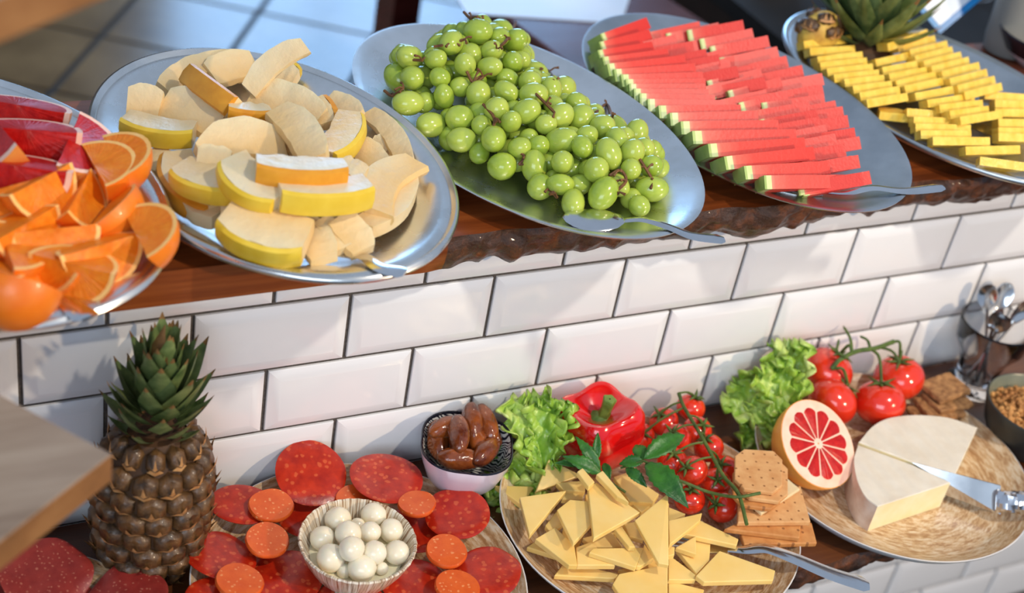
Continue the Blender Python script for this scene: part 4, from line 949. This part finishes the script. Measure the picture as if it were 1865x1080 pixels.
# ------------------------------------------------------------------ cheese triangles
def c3(x, y): return (880 + x / 3.008, 800 + y / 3.008)
CH = [([(65, 255), (285, 255), (210, 360)], 14), ([(360, 110), (540, 200), (290, 285)], (44, 34, 30)), ([(200, 315), (455, 285), (255, 525)], 42), ([(405, 385), (475, 330), (700, 352), (495, 570)], 46), ([(575, 265), (620, 235), (860, 398), (605, 545)], 54),
      ([(515, 177), (545, 155), (612, 232), (578, 262)], 62), ([(620, 192), (655, 170), (800, 345), (735, 312)], 64), ([(715, 205), (790, 180), (965, 300), (930, 350), (800, 340)], 36), ([(1015, 290), (1016, 690), (960, 680), (830, 445)], (64, 46, 46, 52)), ([(1015, 445), (1200, 402), (1190, 445), (1020, 580)], 44),
      ([(1100, 520), (1180, 440), (1400, 545), (1390, 580)], 30), ([(1015, 370), (1110, 410), (1015, 450)], 34), ([(1055, 590), (1165, 530), (1168, 630)], 30), ([(1160, 540), (1247, 545), (1240, 660), (1170, 735), (1060, 600)], 22), ([(1165, 750), (1295, 610), (1602, 715), (1590, 770), (1210, 785)], 24),
      ([(710, 790), (745, 735), (1010, 690), (1010, 900), (780, 900)], 26), ([(1015, 630), (1165, 740), (1165, 770), (1015, 770)], 20), ([(1015, 775), (1212, 822), (1200, 870), (1015, 870)], 14), ([(285, 548), (395, 480), (500, 575), (517, 690), (470, 690)], 32), ([(240, 590), (285, 560), (430, 648)], 16),
      ([(390, 745), (445, 675), (745, 735), (720, 763)], 14), ([(510, 590), (590, 560), (725, 690), (515, 690)], 28), ([(580, 622), (600, 598), (880, 590), (838, 700)], 34), ([(545, 540), (700, 500), (765, 590), (600, 590)], 24), ([(720, 492), (760, 475), (837, 590), (800, 590)], 40),
      ([(770, 462), (830, 450), (880, 550), (800, 530)], 26), ([(840, 695), (885, 570), (935, 650), (860, 698)], 32), ([(340, 472), (400, 395), (445, 460), (375, 518)], 30), ([(430, 330), (460, 282), (555, 285), (545, 330)], 30), ([(400, 240), (560, 222), (560, 285), (440, 280)], 34), ([(805, 345), (930, 350), (868, 402)], 32), ([(740, 712), (842, 700), (790, 728)], 12), ([(1008, 580), (1050, 590), (1048, 632), (1008, 640)], 34), ([(930, 350), (1020, 350), (1010, 430), (900, 400)], 22), ([(650, 420), (800, 400), (820, 520), (700, 520)], 20), ([(450, 430), (560, 500), (520, 600), (430, 520)], 16), ([(880, 600), (1000, 640), (960, 740), (860, 700)], 16), ([(560, 300), (700, 280), (720, 400), (560, 380)], 24)]
CLAB = {0: 'thin cheese slice tucked under the lettuce at the plate rim', 5: 'narrow cheese stick poking up beside the mint', 6: 'narrow cheese stick poking up beside the mint', 8: 'tallest cheese triangle standing in the middle of the heap', 10: 'long thin cheese slice pointing at the crackers', 14: 'large cheese slice lying flat beside the fork'}
for i, (pl, h) in enumerate(CH):
    hs = h if isinstance(h, tuple) else (h,) * len(pl); th = .0062
    P = [at(*c3(*q), ZQ + k / 1000) for q, k in zip(pl, hs)]; c = sum(P, Vector()) / len(P); rx_ = random.uniform(-.04, .04)
    P = [Vector((p.x, p.y, p.z + (p.x - c.x) * rx_)) - c for p in P]
    o = obj('cheese_slice', prism(P, th), 'cheese', None, Matrix.Translation(c), smooth=False); bevel(o, .0008, 2)
    tag(o, CLAB.get(i, 'pale yellow cheese slice in the heap on the stoneware plate'), 'cheese', 'yellow cheese slices')
fork_parts('table_fork', 'steel fork with handle over the shelf edge by the cheese slices', [at(*c3(1340, 600), ZQ + .020), at(*c3(1440, 605), ZQ + .024), at(*c3(1550, 598), ZL + .034), at(*c3(1700, 650), ZL + .036), at(*c3(1900, 735), ZL + .032), at(1583, 1067, ZL + .026)], width=.0085)

# ------------------------------------------------------------------ crackers
def slab_px(name, pl, conv, h, th, mat, label, cat, group, base=ZQ, bw=.0012, axis=None):
    P = [at(*conv(*q), base + h) for q in pl]; c = sum(P, Vector()) / len(P); d = P[1] - P[0] if axis is None else P[axis[1]] - P[axis[0]]; a = atan2(d.y, d.x); R_ = Matrix.Rotation(-a, 4, 'Z')
    o = obj(name, prism([R_ @ (p - c) for p in P], th, Vector((0, 0, -1))), mat, None, RZ(a, c), smooth=False); bevel(o, bw, 2); return tag(o, label, cat, group)
oc = [(1380, 90), (1430, 52), (1590, 62), (1640, 110), (1640, 250), (1590, 292), (1430, 270), (1378, 215)]
slab_px('cracker', oc, c3, .062, .005, 'cracker', 'octagonal pricked cracker topmost on its stack', 'cracker', None, axis=(1, 2))
slab_px('cracker', [(x + 30, y + 50) for x, y in oc], c3, .056, .005, 'cracker', 'octagonal cracker directly under the topmost one', 'cracker', None, axis=(1, 2))
slab_px('cracker', [(x - 10, y + 90) for x, y in oc], c3, .050, .005, 'cracker_d', 'octagonal cracker lying on the white square cracker', 'cracker', None, axis=(1, 2))
slab_px('cracker', [(1440, 330), (1640, 190), (1738, 272), (1525, 408)], c3, .044, .004, 'melon_white', 'white square cracker between octagonal and oblong ones', 'cracker', None)
slab_px('cracker', [(1395, 455), (1400, 340), (1600, 240), (1740, 255), (1795, 452)], c3, .038, .006, 'cracker', 'pale oblong cracker uppermost of the oblong ones', 'cracker', None, axis=(0, 4))
slab_px('cracker', [(1320, 490), (1450, 430), (1742, 455), (1735, 540)], c3, .031, .006, 'cracker_d', 'browned oblong cracker sandwiched between two oblong crackers', 'cracker', None, axis=(0, 3))
slab_px('cracker', [(1410, 515), (1500, 450), (1800, 455), (1830, 568), (1430, 576)], c3, .024, .006, 'cracker_d', 'browned oblong cracker lowest in the stack beside the fork', 'cracker', None, axis=(4, 3))

# ------------------------------------------------------------------ grapefruit half
gn = (TOCAM * .74 + RIGHT * .46 - DOWN * .36).normalized(); gc = at(1490, 808, ZQ + .052)
gh = thing('grapefruit_half', 'cut half of pink grapefruit showing red segments', 'grapefruit', mw=frame(gc, DOWN.cross(gn), gn)); R_ = .0515
def ghf(p): return Vector((p.x * R_, p.y * R_, min(0, p.z) * R_ * .98))
pv, pf = sphere(48, 28, ghf); obj('peel', (pv, pf), 'gf_big', gh, auto=50)
obj('pith', lathe([(.001, .0006), (R_ * .985, .0006), (R_ * .985, -.0004)], 48), 'pith_g', gh)
for k in range(12):
    a0 = 2 * pi * k / 12; v, f = [], []; n = 7
    for i in range(n + 1):
        r = .006 + (.0415 - .006) * i / n
        for j in range(7):
            t_ = j / 6 - .5; hw = .250 * (1 - .0012 / max(r, .006) * 2.2); hh = r * (1 - .10 * (2 * t_) ** 2 if i == n else 1)
            a = a0 + t_ * 2 * hw; v.append((hh * cos(a), hh * sin(a), .0008 + .0014 * (1 - (2 * t_) ** 2) * min(1, i / 2, (n - i) / 1.5 + .1)))
    for i in range(n):
        for j in range(6): f.append((i * 7 + j, i * 7 + j + 1, i * 7 + 8 + j, i * 7 + 7 + j))
    obj('segment', (v, f), 'gf_flesh', gh, auto=60)

# ------------------------------------------------------------------ white-rind cheese and knife
def c4(x, y): return (1290 + x / 2.16, 580 + y / 2.16)
ZB = ZQ + .036
def brie(label, arc, cut_pts, flip):
    P = [at(*c4(*q), ZB) for q in spl2(arc)]; n = len(P); Q = P + [at(*c4(*q), ZB) for q in cut_pts]; c = sum(Q, Vector()) / len(Q); T = len(Q)
    r = thing('soft_cheese', label, 'cheese', None, loc=(c.x, c.y, ZQ)); off = Vector((c.x, c.y, ZQ)); h = ZB - ZQ
    top = [q - off for q in Q]; bot = [Vector((q.x - c.x, q.y - c.y, 0)) for q in Q]; mid = [Vector((q.x - c.x, q.y - c.y, h * .5)) * 1 for q in Q]
    inset = [Vector((p.x * .985, p.y * .985, p.z + .0012)) for p in top]
    o = obj('rind_top', (top + inset, [(i, (i + 1) % T, T + (i + 1) % T, T + i) for i in range(T)] + [tuple(range(T, 2 * T))]), 'brie_rind', r, auto=40)
    v, f, m = top + bot, [], []
    for i in range(T): f.append((i, (i + 1) % T, T + (i + 1) % T, T + i)); m.append(0 if i < n - 1 else 1)
    f.append(tuple(range(2 * T - 1, T - 1, -1))); m.append(0); obj('paste', (v, f, m), ['brie_side', 'brie_cut'], r, auto=40); return r
def spl2(pl): return [(p.x, p.y) for p in spline([(x, y, 0) for x, y in pl], 5)]
brie('wedge of white-rind soft cheese with its pale cut face showing', [(588, 500), (572, 560), (585, 640), (618, 705), (665, 742)], [(952, 648), (800, 578)], 0)
brie('larger wedge of white-rind soft cheese behind the knife', [(1058, 432), (960, 398), (880, 386), (790, 384), (700, 398), (640, 432), (592, 488)], [(800, 566), (972, 612)], 0)
kn = thing('cheese_knife', 'wide steel knife with foil-wrapped handle cutting the soft cheese', 'knife', loc=at(*c4(1140, 720), ZQ + .02)); o0 = Vector(kn.location)
bl_ = [at(*c4(x, y), ZQ + z) - o0 for x, y, z in ((800, 566, .040), (1150, 658, .040), (1150, 772, .014), (925, 692, .012))]
obj('blade', prism(bl_, .0016), 'steel', kn, smooth=False)
hp = [at(*c4(1135, 716), ZQ + .026) - o0, at(*c4(1185, 722), ZQ + .030) - o0, at(*c4(1250, 728), ZQ + .034) - o0, at(*c4(1380, 740), ZQ + .042) - o0]
hv, hf = tube(spline(hp, 8), [.0125] * 30, 16); hv = [Vector(p) + Vector((noise.noise(Vector(p) * 160), noise.noise(Vector(p) * 160 + Vector((5, 0, 0))), noise.noise(Vector(p) * 160 + Vector((0, 9, 0))))) * .0028 for p in hv]
obj('foil_handle', (hv[:25 * 16], [q for q in hf if max(q) < 25 * 16]), 'foil', kn, auto=15)

# ------------------------------------------------------------------ rye crisps
def rye(px, py, h, rz, label):
    o = bevel(obj('rye_crisp', prism([Vector((x, y, 0)) for x, y in ((-.027, -.019), (.027, -.02), (.028, .019), (-.026, .02))], .0075, Vector((0, 0, -1))), 'rye', None, RZ(rz, at(px, py, ZQ + h)), smooth=False), .002, 2)
    m = o.modifiers.new('subdiv', 'SUBSURF'); m.subdivision_type = 'SIMPLE'; m.levels = m.render_levels = 3
    tx = bpy.data.textures.get('crumb') or bpy.data.textures.new('crumb', 'CLOUDS'); tx.noise_scale = .006; d = o.modifiers.new('crumb', 'DISPLACE'); d.texture = tx; d.strength = .003; d.texture_coords = 'GLOBAL'
    tag(o, label, 'rye crisp')
rye(1722, 702, .040, .15, 'topmost seeded rye crisp beside the big tomatoes'); rye(1726, 724, .030, .05, 'rye crisp directly under the topmost one'); rye(1712, 738, .021, -.1, 'rye crisp third down in the stack'); rye(1700, 754, .012, -.05, 'rye crisp at the bottom of the stack')

# ------------------------------------------------------------------ glass of spoons
gp = at(1768, 700, ZL); gp.y = min(gp.y, -.052); gl = thing('spoon_glass', 'footed clear glass holding steel spoons beside the tiles', 'glass', loc=gp)
obj('glass', lathe([(.001, .010), (.018, .012), (.022, .030), (.027, .052), (.040, .072), (.043, .098), (.0445, .100), (.046, .098), (.043, .070), (.031, .050), (.026, .030), (.026, .014), (.034, .004), (.034, 0), (.001, 0)], 40), 'glass', gl)
for i, (a_, rr, hh, bd) in enumerate(((2.2, .024, .128, (-.1, .15)), (.9, .026, .124, (.2, .1)), (-.2, .028, .116, (.5, -.2)), (-2.4, .022, .112, (-.3, -.4)), (3.6, .026, .118, (.3, .3)))):
    hd = Vector((gp.x + rr * cos(a_), gp.y + rr * sin(a_), ZL + hh)); ft = Vector((gp.x - .012 * cos(a_), gp.y - .012 * sin(a_), ZL + .016))
    s = thing('teaspoon', 'steel teaspoon standing bowl-up in the footed glass', 'spoon', 'teaspoons in the glass', loc=ft); d = (hd - ft); u_ = d.normalized(); nn = (TOCAM + RIGHT * bd[0]).normalized(); sd = u_.cross(nn).normalized(); nn = sd.cross(u_)
    obj('handle', tube([Vector(), d * .5, d * .85], [.003, .002, .002], 8), 'steel', s)
    obj('bowl', sphere(20, 12, lambda p: d * .98 + u_ * p.x * .019 + sd * p.y * .0125 * (1 + .15 * p.x) + nn * (p.z * .001 - .006 * (1 - p.x * p.x) * (1 - p.y * p.y))), 'steel', s)

# ------------------------------------------------------------------ granola bowl
gb = at(1892, 738, ZL + .062); gb.z = ZL; gb.y = min(gb.y, -.09)
o = thing('granola_bowl', 'deep dark stoneware bowl filled with granola', 'bowl', loc=gb)
obj('bowl', lathe([(.001, .012), (.035, .013), (.050, .030), (.058, .060), (.0595, .062), (.0615, .0615), (.062, .059), (.054, .028), (.040, .004), (.030, 0), (.001, 0)], 56, mi=[1, 1, 1, 1, 0, 0, 0, 0, 0, 0]), ['dark_bowl', 'bowl_in'], o)
gs = []; rn = random.Random(8)
ch = sphere(6, 4)
for i in range(620):
    a = rn.uniform(0, 2 * pi); r = .053 * sqrt(rn.random()); z = .046 + .012 * (1 - (r / .053) ** 2) + rn.uniform(-.004, .004); s = rn.uniform(.0022, .0048)
    m = Matrix.Rotation(rn.uniform(0, 6), 4, Vector((rn.random(), rn.random(), rn.random() + .1)).normalized()) @ Matrix.Diagonal((s, s * .8, s * .55, 1)); m.translation = Vector((r * cos(a), r * sin(a), z)); gs.append(xf(ch, m))
gs.append(lathe([(.001, .05), (.0545, .044), (.053, .038)], 30)); gr = obj('granola', join(*gs), 'granola', None, loc=gb, auto=30); tag(gr, 'toasted oat granola filling the dark bowl', 'granola', kind='stuff')

# ------------------------------------------------------------------ things on the far end of the upper shelf
vp = at(1805, 92, ZU); vs = thing('grey_vase', 'plain matte grey vessel behind the pineapple platter', 'vase', loc=(vp.x + .02, vp.y - .005, ZU))
obj('body', lathe([(.001, .002), (.030, .002), (.033, .02), (.036, .10), (.038, .16), (.036, .162), (.034, .155), (.030, .01), (.001, .008)], 40), 'grey', vs); obj('rim', lathe([(.0355, .158), (.039, .160), (.039, .165), (.0355, .165), (.0355, .158)], 40), 'grey', vs)
bp = at(1895, 95, ZU + .03); bw_ = thing('patterned_bowl', 'shallow blue patterned bowl at the edge of the pineapple platter', 'bowl', loc=(bp.x + .035, bp.y + .02, ZU)); obj('bowl', lathe([(.001, .008), (.03, .009), (.055, .022), (.07, .044), (.072, .045), (.073, .043), (.058, .018), (.035, 0), (.001, 0)], 48, mi=[0, 0, 0, 1, 1, 1, 2, 2]), ['pattern', 'navy', 'lilac'], bw_)
cp = at(1712, 62, ZU); cs = thing('menu_card', 'blue and white menu card leaning behind the pineapple slices', 'card', loc=(cp.x, cp.y, ZU)); cxx = Matrix.Rotation(radians(-8), 4, 'Y')
cm_ = frame((0, 0, 0), RIGHT, (TOCAM + Vector((0, 0, .1)))) @ Matrix.Rotation(radians(40), 4, 'Z')
obj('card', box(0, .085, 0, .12, -.001, .001), 'blue', cs, cm_, smooth=False); obj('paper', box(.007, .085, .009, .12, .0011, .0016), 'paper', cs, cm_, smooth=False)

# ------------------------------------------------------------------ room behind the counter
def leg4(r, x0, x1, y0, y1, h, w_, mat):
    for x in (x0 + w_, x1 - w_):
        for y in (y0 + w_, y1 - w_): obj('leg', box(x - w_, x + w_, y - w_, y + w_, 0, h), mat, r, smooth=False)
ta = radians(10); tp0 = at(935, 40, -.16)
tb = thing('side_table', 'narrow mahogany table standing behind the grape platter', 'table', mw=RZ(ta, (tp0.x, tp0.y, ZF))); hz = -.16 - ZF
bevel(obj('tabletop', box(0, .34, -.42, .5, hz - .03, hz), 'table', tb, smooth=False), .004); leg4(tb, .03, .31, -.37, .45, hz - .03, .03, 'table')
mp = [at(826, -14, -.158), at(850, 24, -.158), at(1095, 40, -.158), at(1136, 30, -.158), at(1150, -14, -.158)]; c = sum(mp, Vector()) / 5
tag(obj('placemat', prism([p - c for p in mp], .0015), 'paper', None, Matrix.Translation(c), smooth=False), 'white paper placemat lying on the mahogany table', 'placemat')
sb = thing('sideboard', 'dark wooden sideboard behind the watermelon', 'sideboard', loc=(1.36, .66, ZF))
obj('carcass', box(0, 1.9, 0, .62, 0, .68), 'darkbrown', sb, smooth=False); obj('worktop', box(-.02, 1.92, -.02, .64, .68, .71), 'black', sb, smooth=False)
for k in range(4):
    d = obj('door', box(.03 + k * .465, .465 + k * .465, -.018, 0, .05, .65), 'darkbrown', sb, smooth=False); obj('handle', tube([(.43 + k * .465, -.03, .4), (.43 + k * .465, -.03, .52)], .006, 8), 'steel', d)
ZW = ZF + .71
jp = Vector((1.46, .95, ZW)); jr = thing('beige_jar', 'blurred beige jar on the dark sideboard', 'jar', loc=jp)
obj('body', lathe([(.001, 0), (.04, 0), (.05, .02), (.05, .09), (.04, .105), (.036, .105), (.044, .09), (.044, .01), (.001, .008)], 32), 'beige', jr); obj('lid', lathe([(.042, .103), (.044, .112), (.012, .118), (.010, .13), (.001, .131)], 32), 'beige', jr)
bo = thing('brown_bottle', 'brown glass bottle on the dark sideboard', 'bottle', loc=(1.62, .85, ZW)); obj('body', lathe([(.001, 0), (.03, 0), (.032, .01), (.032, .10), (.014, .135), (.012, .17), (.001, .17)], 32), 'table', bo); obj('cap', lathe([(.0135, .165), (.0135, .182), (.001, .183)], 24), 'black', bo)
wb_ = thing('wire_basket', 'thin metal wire basket on the dark sideboard', 'basket', loc=(1.86, .86, ZW))
for z, r in ((.004, .05), (.05, .06), (.09, .065)): obj('wire_ring', tube([(r * cos(k * pi / 12), r * sin(k * pi / 12), z) for k in range(25)], .0022, 6), 'steel', wb_)
for k in range(8): obj('wire', tube([(.05 * cos(k * pi / 4), .05 * sin(k * pi / 4), .004), (.065 * cos(k * pi / 4), .065 * sin(k * pi / 4), .09)], .0018, 6), 'steel', wb_)

# ------------------------------------------------------------------ let food rest on its dish: whatever dips into a dish is moved out along its line of placement
from mathutils.bvhtree import BVHTree
bpy.context.view_layer.update()
def bvh(objs):
    v, f = [], []
    for o in objs:
        k = len(v); v += [o.matrix_world @ p.co for p in o.data.vertices]; f += [[i + k for i in q.vertices] for q in o.data.polygons]
    return BVHTree.FromPolygons(v, f)
TOPS = [o for o in bpy.data.objects if o.parent is None]
dish_up = bvh([o for o in TOPS if o.name.startswith('oval_platter')] + [c for o in TOPS if o.name.startswith('wooden_shelf') for c in o.children if c.name.startswith('plank')])
dish_lo = bvh([o for o in TOPS if o.name.startswith('stoneware_plate')])
def dip(o, tree):
    ms = ([o] if o.type == 'MESH' else []) + [c for c in o.children if c.type == 'MESH']; worst = 0
    for m in ms:
        vs = m.data.vertices; st = max(1, len(vs) // 250)
        for i in range(0, len(vs), st):
            p = m.matrix_world @ vs[i].co; h = tree.ray_cast(p + Vector((0, 0, .06)), Vector((0, 0, -1)), .06)
            if h[0] is not None: worst = max(worst, h[0].z - p.z)
    return worst
UPN = ('orange_wedge', 'grapefruit_wedge', 'melon_slice', 'watermelon_slice', 'pineapple_slice', 'pineapple_end', 'cut_pineapple', 'serving_fork', 'serving_spoon')
LON = ('chorizo_slice', 'sausage_slice', 'ham_slice', 'cheese_slice', 'rye_crisp', 'soft_cheese', 'grapefruit_half', 'red_pepper', 'table_fork')
for o in TOPS:
    nm = o.name.split('.')[0]; tree = dish_up if nm in UPN else dish_lo if nm in LON else None
    if tree is None: continue
    d = min(dip(o, tree), .022)
    if d > .0003: mw = o.matrix_world.copy(); mw.translation += (CAM - mw.translation) * (d / (CAM.z - mw.translation.z)); o.matrix_world = mw
for b_ in bunch:
    for g_ in b_.children:
        if not g_.name.startswith('grape'): continue
        d = min(dip(g_, dish_up), .02)
        if d > .0003: p = Vector(b_.location) + g_.location; g_.location += (CAM - p) * (d / (CAM.z - p.z))
